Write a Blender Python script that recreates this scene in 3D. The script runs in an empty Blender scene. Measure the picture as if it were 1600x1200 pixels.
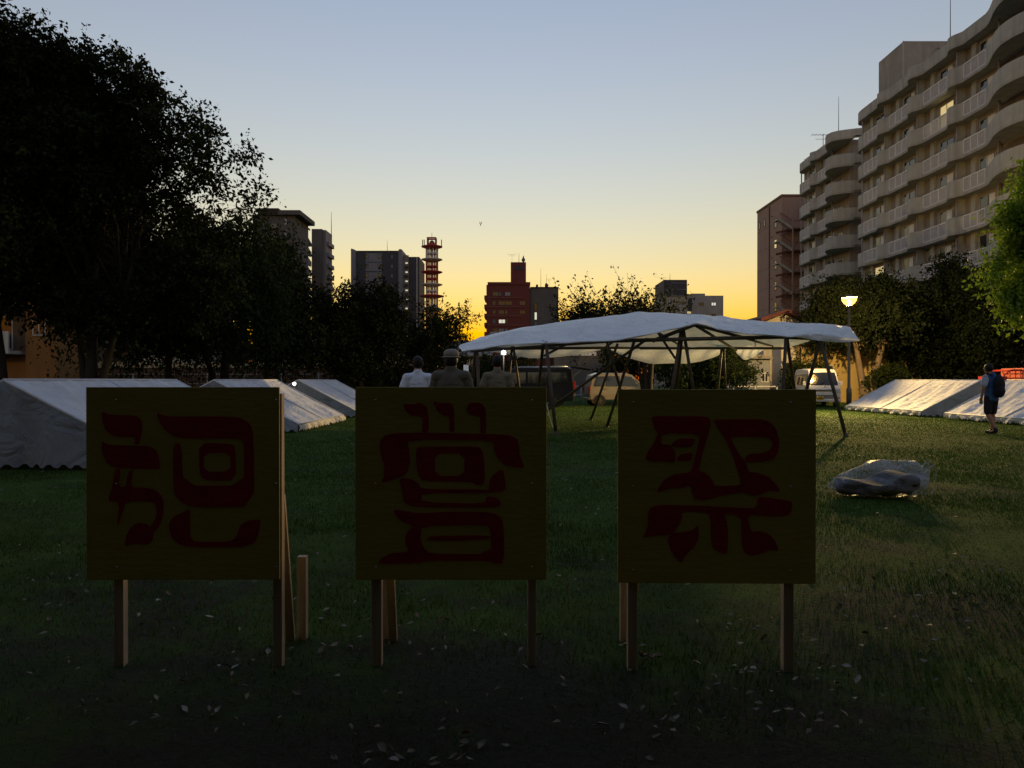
import bpy, bmesh, math, random
import numpy as np
from mathutils import Vector, Matrix, geometry

# ------------------------------------------------------------------ camera, sky, sun, exposure
SC = bpy.context.scene
COL = SC.collection
R = math.radians
CAM_H = 1.32
F = 1111.0            # focal length in photo pixels (1600 wide)
HZ = 594.0            # horizon row in the photo

cam = bpy.data.cameras.new('camera'); camo = bpy.data.objects.new('camera', cam); COL.objects.link(camo)
cam.lens = 25.0; cam.sensor_width = 36.0; cam.clip_start = 0.05; cam.clip_end = 6000
camo.location = (0, 0, CAM_H); camo.rotation_euler = (R(90 - 0.31), 0, 0)
SC.camera = camo

W = bpy.data.worlds.new('World'); SC.world = W; W.use_nodes = True
wn = W.node_tree.nodes
sky = wn.new('ShaderNodeTexSky'); sky.sky_type = 'NISHITA'; sky.sun_disc = False
SUN_EL, SUN_ROT = 1.0, -2.0
sky.sun_elevation = R(SUN_EL); sky.sun_rotation = R(SUN_ROT)
sky.air_density = 1.85; sky.dust_density = 0.0; sky.ozone_density = 1.0; sky.altitude = 0
# one even film-like response and white balance for the whole dome
gm = wn.new('ShaderNodeGamma'); gm.inputs[1].default_value = 0.95
wb = wn.new('ShaderNodeMix'); wb.data_type = 'RGBA'; wb.blend_type = 'MULTIPLY'; wb.inputs['Factor'].default_value = 1.0
wb.inputs['B'].default_value = (0.757, 0.928, 1.45, 1)
W.node_tree.links.new(sky.outputs[0], gm.inputs[0]); W.node_tree.links.new(gm.outputs[0], wb.inputs['A'])
W.node_tree.links.new(wb.outputs['Result'], wn['Background'].inputs[0])
wn['Background'].inputs[1].default_value = 0.1

sun = bpy.data.lights.new('sun', 'SUN'); suno = bpy.data.objects.new('sun', sun); COL.objects.link(suno)
sun.energy = 0.01; sun.angle = R(0.5); sun.color = (1.0, 0.75, 0.5)
# the sun stands on the horizon, straight ahead of the camera, hidden by the town
_d = -Vector((math.sin(R(SUN_ROT)) * math.cos(R(SUN_EL)), math.cos(R(SUN_ROT)) * math.cos(R(SUN_EL)), math.sin(R(SUN_EL))))
suno.rotation_euler = _d.to_track_quat('-Z', 'Y').to_euler()

SC.render.engine = 'CYCLES'
SC.cycles.use_denoising = True
SC.cycles.max_bounces = 4; SC.cycles.diffuse_bounces = 3; SC.cycles.transparent_max_bounces = 8
SC.cycles.sample_clamp_indirect = 4.0
vs = SC.view_settings
vs.view_transform = 'Standard'; vs.look = 'None'; vs.gamma = 1.0; vs.use_curve_mapping = False
vs.exposure = 2.46

# ------------------------------------------------------------------ helpers
def P(px, py, D):
    """point seen at photo pixel (px, py) at distance D along the view axis"""
    return Vector(((px - 800) / F * D, D, CAM_H - (py - HZ) / F * D))
def G(px, py):
    """ground point seen at a photo pixel"""
    D = CAM_H * F / (py - HZ)
    return Vector(((px - 800) / F * D, D, 0))

MATS = {}
def mat(name, col, rough=0.8, var=0.18, scale=4.0, bump=0.0, bscale=None, metal=0.0, emit=None, estr=0.0,
        trans=0.0, spec=0.3, stain=0.0, crease=0.0, stretch=None, detail=5.0, coat=0.0):
    m = bpy.data.materials.new(name); m.use_nodes = True; nt = m.node_tree; n = nt.nodes; L = nt.links
    b = n['Principled BSDF']; b.inputs['Roughness'].default_value = rough; b.inputs['Metallic'].default_value = metal
    b.inputs['Specular IOR Level'].default_value = spec; b.inputs['Coat Weight'].default_value = coat
    tc = n.new('ShaderNodeTexCoord'); vec = tc.outputs['Object']
    if stretch:
        mp = n.new('ShaderNodeMapping'); mp.inputs['Scale'].default_value = stretch; L.new(vec, mp.inputs[0]); vec = mp.outputs[0]
    nz = n.new('ShaderNodeTexNoise'); nz.inputs['Scale'].default_value = scale; nz.inputs['Detail'].default_value = detail
    nz.inputs['Roughness'].default_value = 0.65
    L.new(vec, nz.inputs['Vector'])
    mx = n.new('ShaderNodeMix'); mx.data_type = 'RGBA'
    mx.inputs['A'].default_value = (*[max(0, c * (1 - var)) for c in col], 1)
    mx.inputs['B'].default_value = (*[min(1, c * (1 + var)) for c in col], 1)
    rp = n.new('ShaderNodeMapRange'); rp.inputs['From Min'].default_value = 0.3; rp.inputs['From Max'].default_value = 0.7
    L.new(nz.outputs['Fac'], rp.inputs['Value']); L.new(rp.outputs['Result'], mx.inputs['Factor'])
    out = mx.outputs['Result']
    if stain:
        mp2 = n.new('ShaderNodeMapping'); mp2.inputs['Scale'].default_value = (1.3, 1.3, 0.12); L.new(tc.outputs['Object'], mp2.inputs[0])
        n2 = n.new('ShaderNodeTexNoise'); n2.inputs['Scale'].default_value = 1.6; n2.inputs['Detail'].default_value = 6
        L.new(mp2.outputs[0], n2.inputs['Vector'])
        r2 = n.new('ShaderNodeMapRange'); r2.inputs['From Min'].default_value = 0.45; r2.inputs['From Max'].default_value = 0.75
        r2.inputs['To Max'].default_value = stain; L.new(n2.outputs['Fac'], r2.inputs['Value'])
        m2 = n.new('ShaderNodeMix'); m2.data_type = 'RGBA'; L.new(r2.outputs['Result'], m2.inputs['Factor'])
        L.new(out, m2.inputs['A']); m2.inputs['B'].default_value = (*[c * 0.35 for c in col], 1); out = m2.outputs['Result']
    L.new(out, b.inputs['Base Color'])
    if bump:
        nb = n.new('ShaderNodeTexNoise'); nb.inputs['Scale'].default_value = bscale or scale * 4; nb.inputs['Detail'].default_value = 4
        L.new(vec, nb.inputs['Vector'])
        bp = n.new('ShaderNodeBump'); bp.inputs['Strength'].default_value = bump; bp.inputs['Distance'].default_value = 0.02
        L.new(nb.outputs['Fac'], bp.inputs['Height']); L.new(bp.outputs['Normal'], b.inputs['Normal'])
    if crease:      # sharp cloth folds: ridged noise, pulled out along one direction
        mpc = n.new('ShaderNodeMapping'); mpc.inputs['Scale'].default_value = (1.0, .55, 1.0); mpc.inputs['Rotation'].default_value = (0, 0, .5); L.new(tc.outputs['Object'], mpc.inputs[0])
        nc = n.new('ShaderNodeTexNoise'); nc.inputs['Scale'].default_value = 1.5; nc.inputs['Detail'].default_value = 5; nc.inputs['Distortion'].default_value = 1.4; L.new(mpc.outputs[0], nc.inputs['Vector'])
        s1 = n.new('ShaderNodeMath'); s1.operation = 'SUBTRACT'; s1.inputs[1].default_value = .5; L.new(nc.outputs['Fac'], s1.inputs[0])
        s2 = n.new('ShaderNodeMath'); s2.operation = 'ABSOLUTE'; L.new(s1.outputs[0], s2.inputs[0])
        bc = n.new('ShaderNodeBump'); bc.inputs['Strength'].default_value = crease; bc.inputs['Distance'].default_value = 0.25; L.new(s2.outputs[0], bc.inputs['Height'])
        if b.inputs['Normal'].links: L.new(b.inputs['Normal'].links[0].from_socket, bc.inputs['Normal'])
        L.new(bc.outputs['Normal'], b.inputs['Normal'])
    if emit:
        b.inputs['Emission Color'].default_value = (*emit, 1); b.inputs['Emission Strength'].default_value = estr
    if trans:
        tr = n.new('ShaderNodeBsdfTranslucent'); L.new(out, tr.inputs['Color'])
        ms = n.new('ShaderNodeMixShader'); ms.inputs[0].default_value = trans
        L.new(b.outputs[0], ms.inputs[1]); L.new(tr.outputs[0], ms.inputs[2]); L.new(ms.outputs[0], n['Material Output'].inputs['Surface'])
    MATS[name] = m
    return m

class MB:
    """collects shapes, builds ONE mesh object"""
    def __init__(s): s.v = []; s.f = []; s.sm = []
    def add(s, vs_, fs, smooth=False):
        o = len(s.v); s.v.extend([tuple(v) for v in vs_])
        s.f.extend([tuple(i + o for i in f) for f in fs]); s.sm.extend([smooth] * len(fs)); return s
    def box(s, x0, x1, y0, y1, z0, z1):
        v = [(x0,y0,z0),(x1,y0,z0),(x1,y1,z0),(x0,y1,z0),(x0,y0,z1),(x1,y0,z1),(x1,y1,z1),(x0,y1,z1)]
        return s.add(v, [(0,3,2,1),(4,5,6,7),(0,1,5,4),(1,2,6,5),(2,3,7,6),(3,0,4,7)])
    def bar(s, p0, p1, w, h=None, up=(0,0,1)):
        """rectangular bar between two points"""
        p0, p1 = Vector(p0), Vector(p1); h = h or w; d = (p1 - p0).normalized(); u = Vector(up)
        if abs(d.dot(u)) > 0.98: u = Vector((0, 1, 0))
        a = d.cross(u).normalized(); b = a.cross(d).normalized()
        v = []
        for p in (p0, p1):
            for sa, sb in ((-1,-1),(1,-1),(1,1),(-1,1)): v.append(p + a * sa * w / 2 + b * sb * h / 2)
        return s.add(v, [(0,3,2,1),(4,5,6,7),(0,1,5,4),(1,2,6,5),(2,3,7,6),(3,0,4,7)])
    def tube(s, pts, rad, n=8, cap=True, smooth=True):
        pts = [Vector(p) for p in pts]
        if not hasattr(rad, '__len__'): rad = [rad] * len(pts)
        v = []; f = []; a = None
        for i, p in enumerate(pts):
            d = (pts[min(i + 1, len(pts) - 1)] - pts[max(i - 1, 0)])
            d = d.normalized() if d.length > 1e-9 else Vector((0, 0, 1))
            if a is None:
                a = d.cross(Vector((0.13, 0.2, 1)) if abs(d.z) < 0.9 else Vector((1, 0.1, 0))).normalized()
            else:
                a = (a - d * a.dot(d)); a = a.normalized() if a.length > 1e-6 else d.orthogonal().normalized()
            b = d.cross(a)
            for k in range(n):
                t = 2 * math.pi * k / n; v.append(p + (a * math.cos(t) + b * math.sin(t)) * rad[i])
        for i in range(len(pts) - 1):
            for k in range(n):
                k2 = (k + 1) % n; f.append((i*n+k, i*n+k2, (i+1)*n+k2, (i+1)*n+k))
        if cap:
            f.append(tuple(reversed(range(n)))); f.append(tuple((len(pts)-1)*n + k for k in range(n)))
        return s.add(v, f, smooth)
    def lathe(s, prof, c, n=20, axis='z', smooth=True):
        v = []; f = []; c = Vector(c)
        for r, h in prof:
            for k in range(n):
                t = 2 * math.pi * k / n; x, y = r * math.cos(t), r * math.sin(t)
                v.append(c + (Vector((x, y, h)) if axis == 'z' else Vector((h, x, y)) if axis == 'x' else Vector((x, h, y))))
        for i in range(len(prof) - 1):
            for k in range(n):
                k2 = (k + 1) % n; f.append((i*n+k, i*n+k2, (i+1)*n+k2, (i+1)*n+k))
        f.append(tuple(range(n))); f.append(tuple((len(prof)-1)*n + k for k in range(n)))
        s.add(v, f, smooth); s.sm[-2:] = [False, False]; return s
    def prism(s, pts2, y0, y1, plane='xz'):
        """polygon in a plane, extruded along the third axis"""
        n = len(pts2); mk = {'xz': lambda a, b, c: (a, c, b), 'yz': lambda a, b, c: (c, a, b), 'xy': lambda a, b, c: (a, b, c)}[plane]
        v = [mk(a, b, y0) for a, b in pts2] + [mk(a, b, y1) for a, b in pts2]
        f = [tuple(range(n)), tuple(reversed(range(n, 2*n)))] + [(i, (i+1) % n, n + (i+1) % n, n + i) for i in range(n)]
        return s.add(v, f)
    def grid(s, fn, nu, nv, smooth=True):
        v = [fn(i / nu, j / nv) for j in range(nv + 1) for i in range(nu + 1)]
        f = [(j*(nu+1)+i, j*(nu+1)+i+1, (j+1)*(nu+1)+i+1, (j+1)*(nu+1)+i) for j in range(nv) for i in range(nu)]
        return s.add(v, f, smooth)
    def mesh(s, name, m=None, origin=None, fix=True):
        me = bpy.data.meshes.new(name)
        vv = s.v if origin is None else [(a - origin[0], b - origin[1], c - origin[2]) for a, b, c in s.v]
        me.from_pydata(vv, [], s.f); me.polygons.foreach_set('use_smooth', s.sm)
        if fix:
            bm = bmesh.new(); bm.from_mesh(me); bmesh.ops.recalc_face_normals(bm, faces=bm.faces); bm.to_mesh(me); bm.free()
        if m: me.materials.append(m if not isinstance(m, str) else MATS[m])
        me.update(); return me
    def build(s, name, m, parent=None, world=True, bevel=0, loc=None):
        org = None
        if parent is not None and world: org = wloc(parent)
        me = s.mesh(name, m, org); o = bpy.data.objects.new(name, me); COL.objects.link(o)
        if parent is not None: o.parent = parent
        if loc is not None: o.location = loc
        if bevel:
            b = o.modifiers.new('bevel', 'BEVEL'); b.width = bevel; b.segments = 2; b.limit_method = 'ANGLE'; b.angle_limit = R(35)
        return o

def wloc(o):
    v = Vector((0, 0, 0))
    while o is not None: v += Vector(o.location); o = o.parent
    return v
def link_copy(src, parent, name, dloc=(0, 0, 0)):
    o = src.copy(); COL.objects.link(o); o.parent = parent; o.location = Vector(src.location) + Vector(dloc); o.name = name; return o
def tag(o, label=None, cat=None, group=None, kind=None):
    if label: o['label'] = label
    if cat: o['category'] = cat
    if group: o['group'] = group
    if kind: o['kind'] = kind
    return o
def thing(name, label, cat, loc=(0, 0, 0), rz=0, group=None):
    o = bpy.data.objects.new(name, None); COL.objects.link(o); o.location = loc; o.rotation_euler = (0, 0, rz)
    o.empty_display_size = 0.2
    return tag(o, label, cat, group)
def npmesh(name, v, f, m, parent=None, smooth=False, loc=None):
    """fast mesh from numpy arrays; f is an (n, k) index array"""
    me = bpy.data.meshes.new(name); k = f.shape[1]
    me.vertices.add(len(v)); me.vertices.foreach_set('co', v.astype(np.float32).ravel())
    me.loops.add(f.size); me.loops.foreach_set('vertex_index', f.astype(np.int32).ravel())
    me.polygons.add(len(f)); me.polygons.foreach_set('loop_start', np.arange(0, f.size, k, dtype=np.int32))
    if smooth: me.polygons.foreach_set('use_smooth', np.ones(len(f), dtype=bool))
    me.update(calc_edges=True); me.validate()
    me.materials.append(MATS[m] if isinstance(m, str) else m)
    o = bpy.data.objects.new(name, me); COL.objects.link(o)
    if parent: o.parent = parent
    if loc is not None: o.location = loc
    return o
def vnoise(x, y, s, seed=0):
    """value noise, numpy"""
    x = np.asarray(x) * s + seed * 17.3; y = np.asarray(y) * s + seed * 9.1
    xi, yi = np.floor(x), np.floor(y); fx, fy = x - xi, y - yi
    fx = fx*fx*(3-2*fx); fy = fy*fy*(3-2*fy)
    h = lambda a, b: np.modf(np.abs(np.sin(a * 127.1 + b * 311.7) * 43758.5453))[0]
    return (h(xi,yi)*(1-fx) + h(xi+1,yi)*fx)*(1-fy) + (h(xi,yi+1)*(1-fx) + h(xi+1,yi+1)*fx)*fy

# ------------------------------------------------------------------ materials
mat('concrete', (0.47, 0.475, 0.435), 0.9, 0.14, 0.8, 0.2, 12, stain=0.45)
mat('concrete_dark', (0.42, 0.41, 0.37), 0.9, 0.15, 0.8, 0.2, 12, stain=0.4)
mat('wall_brown', (0.38, 0.35, 0.31), 0.9, 0.15, 0.6, stain=0.4)
mat('rail_grey', (0.5, 0.5, 0.5), 0.5, 0.1)
mat('rail_white', (0.82, 0.82, 0.81), 0.5, 0.06)
mat('bar_grey', (0.6, 0.59, 0.6), 0.5, 0.08)
mat('pipe_grey', (0.34, 0.32, 0.3), 0.6, 0.1)
mat('glass_dark', (0.03, 0.032, 0.035), 0.06, 0.1, spec=0.8)
mat('curtain', (0.88, 0.88, 0.85), 0.7, 0.08, 6)
mat('lit_warm', (0.8, 0.7, 0.4), 0.6, 0.2, 3, emit=(1, 0.78, 0.35), estr=0.09)
mat('lit_white', (0.8, 0.8, 0.75), 0.6, 0.2, 3, emit=(1, 0.95, 0.75), estr=0.105)
mat('brown_tile', (0.38, 0.255, 0.2), 0.75, 0.1, 3, stain=0.2)
mat('groove_dark', (0.05, 0.04, 0.035), 0.9, 0.1)
mat('rust_steel', (0.2, 0.1, 0.07), 0.7, 0.2)
mat('brick_red', (0.16, 0.045, 0.04), 0.85, 0.15, 1.5)
mat('brick_band', (0.2, 0.075, 0.065), 0.85, 0.12, 1.5)
mat('grey_flank', (0.12, 0.115, 0.115), 0.9, 0.12, 0.4, stain=0.3)
mat('slate_dark', (0.06, 0.06, 0.075), 0.7, 0.15, 0.6)
mat('slate_grey', (0.2, 0.2, 0.23), 0.7, 0.1, 0.6)
mat('beige_block', (0.24, 0.22, 0.2), 0.9, 0.12, 0.5, stain=0.3)
mat('offwhite_block', (0.36, 0.35, 0.33), 0.9, 0.1, 0.5, stain=0.35)
mat('antenna', (0.12, 0.11, 0.11), 0.5, 0.1)
mat('tower_red', (0.42, 0.05, 0.04), 0.6, 0.15)
mat('tower_white', (0.62, 0.6, 0.58), 0.6, 0.1)
mat('plaster_orange_lit', (0.24, 0.115, 0.035), 0.9, 0.15, 0.7, stain=0.3)  # orange lamplight on the wall, put into the plaster colour
mat('plaster_brown', (0.12, 0.08, 0.05), 0.9, 0.2, 0.7, stain=0.4)
mat('plaster_cream', (0.5, 0.42, 0.26), 0.9, 0.12, 1, stain=0.35)
mat('plaster_yellow', (0.5, 0.37, 0.16), 0.9, 0.12, 1.2, stain=0.3)
mat('plaster_white', (0.52, 0.49, 0.43), 0.9, 0.12, 1.5, stain=0.4)
mat('siding_blue', (0.2, 0.22, 0.26), 0.7, 0.12, 2)
mat('roof_red', (0.13, 0.045, 0.035), 0.8, 0.2, 3)
mat('roof_grey', (0.2, 0.19, 0.18), 0.8, 0.2, 3)
mat('wood_brown', (0.09, 0.055, 0.035), 0.8, 0.3, 3)
mat('bark', (0.022, 0.018, 0.014), 0.95, 0.35, 5, 0.6, 18, stretch=(1, 1, 0.25))
mat('bark_pale', (0.16, 0.12, 0.085), 0.95, 0.35, 5, 0.6, 18, stretch=(1, 1, 0.25))
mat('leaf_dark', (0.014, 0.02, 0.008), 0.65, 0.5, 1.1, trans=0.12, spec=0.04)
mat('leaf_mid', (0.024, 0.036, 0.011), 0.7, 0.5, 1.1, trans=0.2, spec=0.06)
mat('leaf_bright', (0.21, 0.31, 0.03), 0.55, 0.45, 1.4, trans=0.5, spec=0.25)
mat('leaf_shade', (0.03, 0.045, 0.014), 0.6, 0.4, 1.0, trans=0.1, spec=0.2)
mat('tent_cloth', (0.74, 0.75, 0.77), 0.7, 0.1, 2.2, 0.25, 30, trans=0.12, spec=0.25, crease=.55, stain=.12)
mat('tent_cloth_shaded', (0.27, 0.295, 0.32), 0.8, 0.1, 2.2, 0.25, 30, trans=0.1, spec=0.2, crease=.6, stain=.25)  # same white tent cloth, with the gable's shade put into its colour
mat('tent_hem', (0.74, 0.71, 0.63), 0.8, 0.12, 5, 0.3, 40, trans=0.15, spec=0.2)
mat('tarp', (0.86, 0.9, 0.96), 0.5, 0.08, 2.5, 0.2, 26, trans=0.2, spec=0.4, crease=.8)
mat('pole_steel', (0.1, 0.085, 0.07), 0.55, 0.3, 5, metal=0.3)
mat('sign_yellow', (0.5, 0.385, 0.075), 0.6, 0.09, 5, 0.12, 30, stretch=(.5, 1, 2.0), stain=0.2)
mat('sign_red', (0.42, 0.018, 0.028), 0.55, 0.22, 10, 0.2, 40, stretch=(.6, 1, 1.6))
mat('timber', (0.46, 0.35, 0.235), 0.8, 0.3, 9, 0.3, 40, stretch=(1, 1, 0.12))
mat('timber_end', (0.5, 0.35, 0.22), 0.8, 0.25, 9)
mat('car_white', (0.72, 0.71, 0.68), 0.3, 0.04, 3, spec=0.5, coat=0.5)
mat('car_navy', (0.008, 0.009, 0.015), 0.45, 0.1, 3, spec=0.25, coat=0.1)
mat('car_beige', (0.24, 0.21, 0.16), 0.35, 0.05, 3, spec=0.5, coat=0.5)
mat('car_glass', (0.015, 0.018, 0.02), 0.05, 0.1, spec=0.8)
mat('rubber', (0.015, 0.015, 0.015), 0.9, 0.2)
mat('chrome', (0.55, 0.55, 0.55), 0.25, 0.05, metal=0.9)
mat('plastic_black', (0.02, 0.02, 0.02), 0.5, 0.1)
mat('plate_yellow', (0.75, 0.45, 0.02), 0.5, 0.05)
mat('plate_ink', (0.02, 0.02, 0.02), 0.6, 0.05)
mat('lens_clear', (0.6, 0.6, 0.58), 0.1, 0.05, spec=0.8)
mat('lens_red', (0.3, 0.012, 0.01), 0.2, 0.1, spec=0.6, emit=(1, 0.03, 0.02), estr=0.0)
mat('lens_amber', (0.7, 0.25, 0.02), 0.2, 0.1, spec=0.6)
mat('lamp_pole', (0.12, 0.11, 0.09), 0.5, 0.15, metal=0.4)
mat('lamp_bulb', (0.9, 0.85, 0.7), 0.3, 0.02, emit=(1, 0.66, 0.24), estr=9500.0)
mat('led_glass', (0.9, 0.9, 0.9), 0.3, 0.02, emit=(1, 0.97, 0.88), estr=2.0)
mat('skin', (0.36, 0.2, 0.13), 0.6, 0.08, 6)
mat('hair', (0.012, 0.01, 0.009), 0.6, 0.3, 30)
mat('shirt_white', (0.74, 0.79, 0.9), 0.85, 0.1, 9, 0.3, 30, crease=.35)
mat('shirt_olive', (0.14, 0.128, 0.098), 0.9, 0.15, 9, 0.3, 30, crease=.35)
mat('shirt_khaki', (0.21, 0.18, 0.12), 0.9, 0.15, 9, 0.3, 30, crease=.35)
mat('shirt_blue', (0.045, 0.12, 0.3), 0.85, 0.1, 9, 0.3, 30)
mat('sleeve_pale', (0.42, 0.47, 0.6), 0.85, 0.1, 9)
mat('sleeve_pattern', (0.16, 0.15, 0.14), 0.85, 0.75, 38)
mat('cap_cloth', (0.3, 0.27, 0.23), 0.9, 0.1, 12)
mat('trouser_dark', (0.025, 0.025, 0.035), 0.9, 0.15, 9)
mat('trouser_tan', (0.13, 0.11, 0.08), 0.9, 0.15, 9)
mat('pack_navy', (0.014, 0.016, 0.026), 0.8, 0.2, 9)
mat('shoe', (0.02, 0.02, 0.03), 0.7, 0.2, 9)
mat('eye_white', (0.7, 0.7, 0.68), 0.3, 0.02)
mat('play_red', (0.4, 0.035, 0.03), 0.5, 0.1)
mat('play_orange', (0.5, 0.13, 0.08), 0.5, 0.1)
mat('bag_contents', (0.014, 0.016, 0.024), 0.8, 0.5, 5, 0.4, 12)
mat('string', (0.6, 0.57, 0.5), 0.8, 0.1)
mat('fence_wire', (0.3, 0.3, 0.28), 0.5, 0.1, metal=0.4)
mat('dry_leaf', (0.2, 0.165, 0.11), 0.7, 0.4, 12)
mat('dry_leaf_pale', (0.34, 0.31, 0.25), 0.7, 0.3, 12)
mat('phone_body', (0.02, 0.02, 0.02), 0.3, 0.1)
mat('phone_screen', (0.1, 0.1, 0.1), 0.2, 0.05, emit=(0.9, 0.95, 1), estr=0.04)
mat('bird_dark', (0.03, 0.03, 0.03), 0.8, 0.1)
mat('asphalt', (0.055, 0.053, 0.05), 0.9, 0.2, 3, 0.3, 40)

def ground_material():
    m = bpy.data.materials.new('lawn'); m.use_nodes = True; n = m.node_tree.nodes; L = m.node_tree.links
    b = n['Principled BSDF']; b.inputs['Roughness'].default_value = 0.95; b.inputs['Specular IOR Level'].default_value = 0.1
    tc = n.new('ShaderNodeTexCoord')
    def noise(s, d=6):
        q = n.new('ShaderNodeTexNoise'); q.inputs['Scale'].default_value = s; q.inputs['Detail'].default_value = d
        q.inputs['Roughness'].default_value = 0.7; L.new(tc.outputs['Object'], q.inputs['Vector']); return q.outputs['Fac']
    def mixc(f, a, b_):
        q = n.new('ShaderNodeMix'); q.data_type = 'RGBA'; L.new(f, q.inputs['Factor'])
        for k, c in (('A', a), ('B', b_)):
            if isinstance(c, tuple): q.inputs[k].default_value = (*c, 1)
            else: L.new(c, q.inputs[k])
        return q.outputs['Result']
    def ramp(f, a, b_):
        q = n.new('ShaderNodeMapRange'); q.inputs['From Min'].default_value = a; q.inputs['From Max'].default_value = b_; L.new(f, q.inputs['Value']); return q.outputs['Result']
    sp = n.new('ShaderNodeSeparateXYZ'); L.new(tc.outputs['Object'], sp.inputs[0])
    worn = n.new('ShaderNodeMapRange'); L.new(sp.outputs['Y'], worn.inputs['Value']); worn.inputs['From Min'].default_value = 2.5; worn.inputs['From Max'].default_value = 5.5; worn.inputs['To Min'].default_value = 0.2; worn.inputs['To Max'].default_value = 0
    ad = n.new('ShaderNodeMath'); ad.operation = 'ADD'; L.new(noise(0.55, 8), ad.inputs[0]); L.new(worn.outputs[0], ad.inputs[1])
    green = mixc(ramp(noise(1.7), .35, .65), (0.032, 0.058, 0.010), (0.065, 0.11, 0.016))
    soil = mixc(ramp(noise(30), .3, .7), (0.028, 0.025, 0.018), (0.052, 0.048, 0.033))
    c = mixc(ramp(ad.outputs[0], .54, .68), green, soil)
    c = mixc(ramp(noise(55), .58, .8), c, (0.11, 0.095, 0.05))
    L.new(c, b.inputs['Base Color'])
    bp = n.new('ShaderNodeBump'); bp.inputs['Strength'].default_value = 0.9; bp.inputs['Distance'].default_value = 0.03
    L.new(noise(26), bp.inputs['Height']); L.new(bp.outputs['Normal'], b.inputs['Normal'])
    MATS['lawn'] = m
ground_material()
def grass_material():
    m = bpy.data.materials.new('grass_blade'); m.use_nodes = True; n = m.node_tree.nodes; L = m.node_tree.links
    b = n['Principled BSDF']; b.inputs['Roughness'].default_value = 0.7; b.inputs['Specular IOR Level'].default_value = 0.2
    gi = n.new('ShaderNodeTexCoord'); nz = n.new('ShaderNodeTexNoise'); nz.inputs['Scale'].default_value = 0.8; nz.inputs['Detail'].default_value = 8
    L.new(gi.outputs['Object'], nz.inputs['Vector'])
    r = n.new('ShaderNodeValToRGB'); r.color_ramp.elements[0].position = 0.32; r.color_ramp.elements[0].color = (0.030, 0.066, 0.009, 1)
    r.color_ramp.elements[1].position = 0.72; r.color_ramp.elements[1].color = (0.078, 0.14, 0.02, 1)
    e = r.color_ramp.elements.new(0.52); e.color = (0.053, 0.11, 0.013, 1)
    L.new(nz.outputs['Fac'], r.inputs[0]); L.new(r.outputs[0], b.inputs['Base Color'])
    tr = n.new('ShaderNodeBsdfTranslucent'); L.new(r.outputs[0], tr.inputs[0]); ms = n.new('ShaderNodeMixShader'); ms.inputs[0].default_value = 0.3
    L.new(b.outputs[0], ms.inputs[1]); L.new(tr.outputs[0], ms.inputs[2]); L.new(ms.outputs[0], n['Material Output'].inputs[0])
    MATS['grass_blade'] = m
grass_material()
mat('straw', (0.17, 0.145, 0.075), 0.8, 0.35, 9, trans=0.2)
def film_material():
    m = bpy.data.materials.new('bag_film'); m.use_nodes = True; n = m.node_tree.nodes; L = m.node_tree.links
    b = n['Principled BSDF']; b.inputs['Base Color'].default_value = (0.62, 0.66, 0.76, 1); b.inputs['Roughness'].default_value = 0.38
    b.inputs['Specular IOR Level'].default_value = 0.4
    tp = n.new('ShaderNodeBsdfTransparent'); tp.inputs[0].default_value = (0.93, 0.95, 0.97, 1)
    tc = n.new('ShaderNodeTexCoord'); nz = n.new('ShaderNodeTexNoise'); nz.inputs['Scale'].default_value = 3.2; nz.inputs['Detail'].default_value = 3
    nz.inputs['Distortion'].default_value = 1.6
    mp = n.new('ShaderNodeMapping'); mp.inputs['Scale'].default_value = (.7, 1.6, 2.4); mp.inputs['Rotation'].default_value = (0, .35, 0); L.new(tc.outputs['Object'], mp.inputs[0]); L.new(mp.outputs[0], nz.inputs['Vector'])
    mr = n.new('ShaderNodeMapRange'); mr.inputs['From Min'].default_value = 0.3; mr.inputs['From Max'].default_value = 0.72
    mr.inputs['To Min'].default_value = 0.06; mr.inputs['To Max'].default_value = 0.46
    L.new(nz.outputs['Fac'], mr.inputs['Value'])
    bp = n.new('ShaderNodeBump'); bp.inputs['Strength'].default_value = 0.6; bp.inputs['Distance'].default_value = 0.05
    L.new(nz.outputs['Fac'], bp.inputs['Height']); L.new(bp.outputs['Normal'], b.inputs['Normal'])
    ms = n.new('ShaderNodeMixShader'); L.new(mr.outputs[0], ms.inputs[0]); L.new(tp.outputs[0], ms.inputs[1]); L.new(b.outputs[0], ms.inputs[2])
    L.new(ms.outputs[0], n['Material Output'].inputs[0]); MATS['bag_film'] = m
film_material()

def globe_material():
    m = bpy.data.materials.new('lamp_glass'); m.use_nodes = True; n = m.node_tree.nodes; L = m.node_tree.links
    e = n.new('ShaderNodeEmission'); e.inputs[0].default_value = (1, .55, .15, 1); e.inputs[1].default_value = .5
    t = n.new('ShaderNodeBsdfTransparent'); t.inputs[0].default_value = (1, .95, .85, 1)
    x = n.new('ShaderNodeMixShader'); x.inputs[0].default_value = .4; L.new(e.outputs[0], x.inputs[1]); L.new(t.outputs[0], x.inputs[2])
    L.new(x.outputs[0], n['Material Output'].inputs[0]); MATS['lamp_glass'] = m
globe_material()

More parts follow.
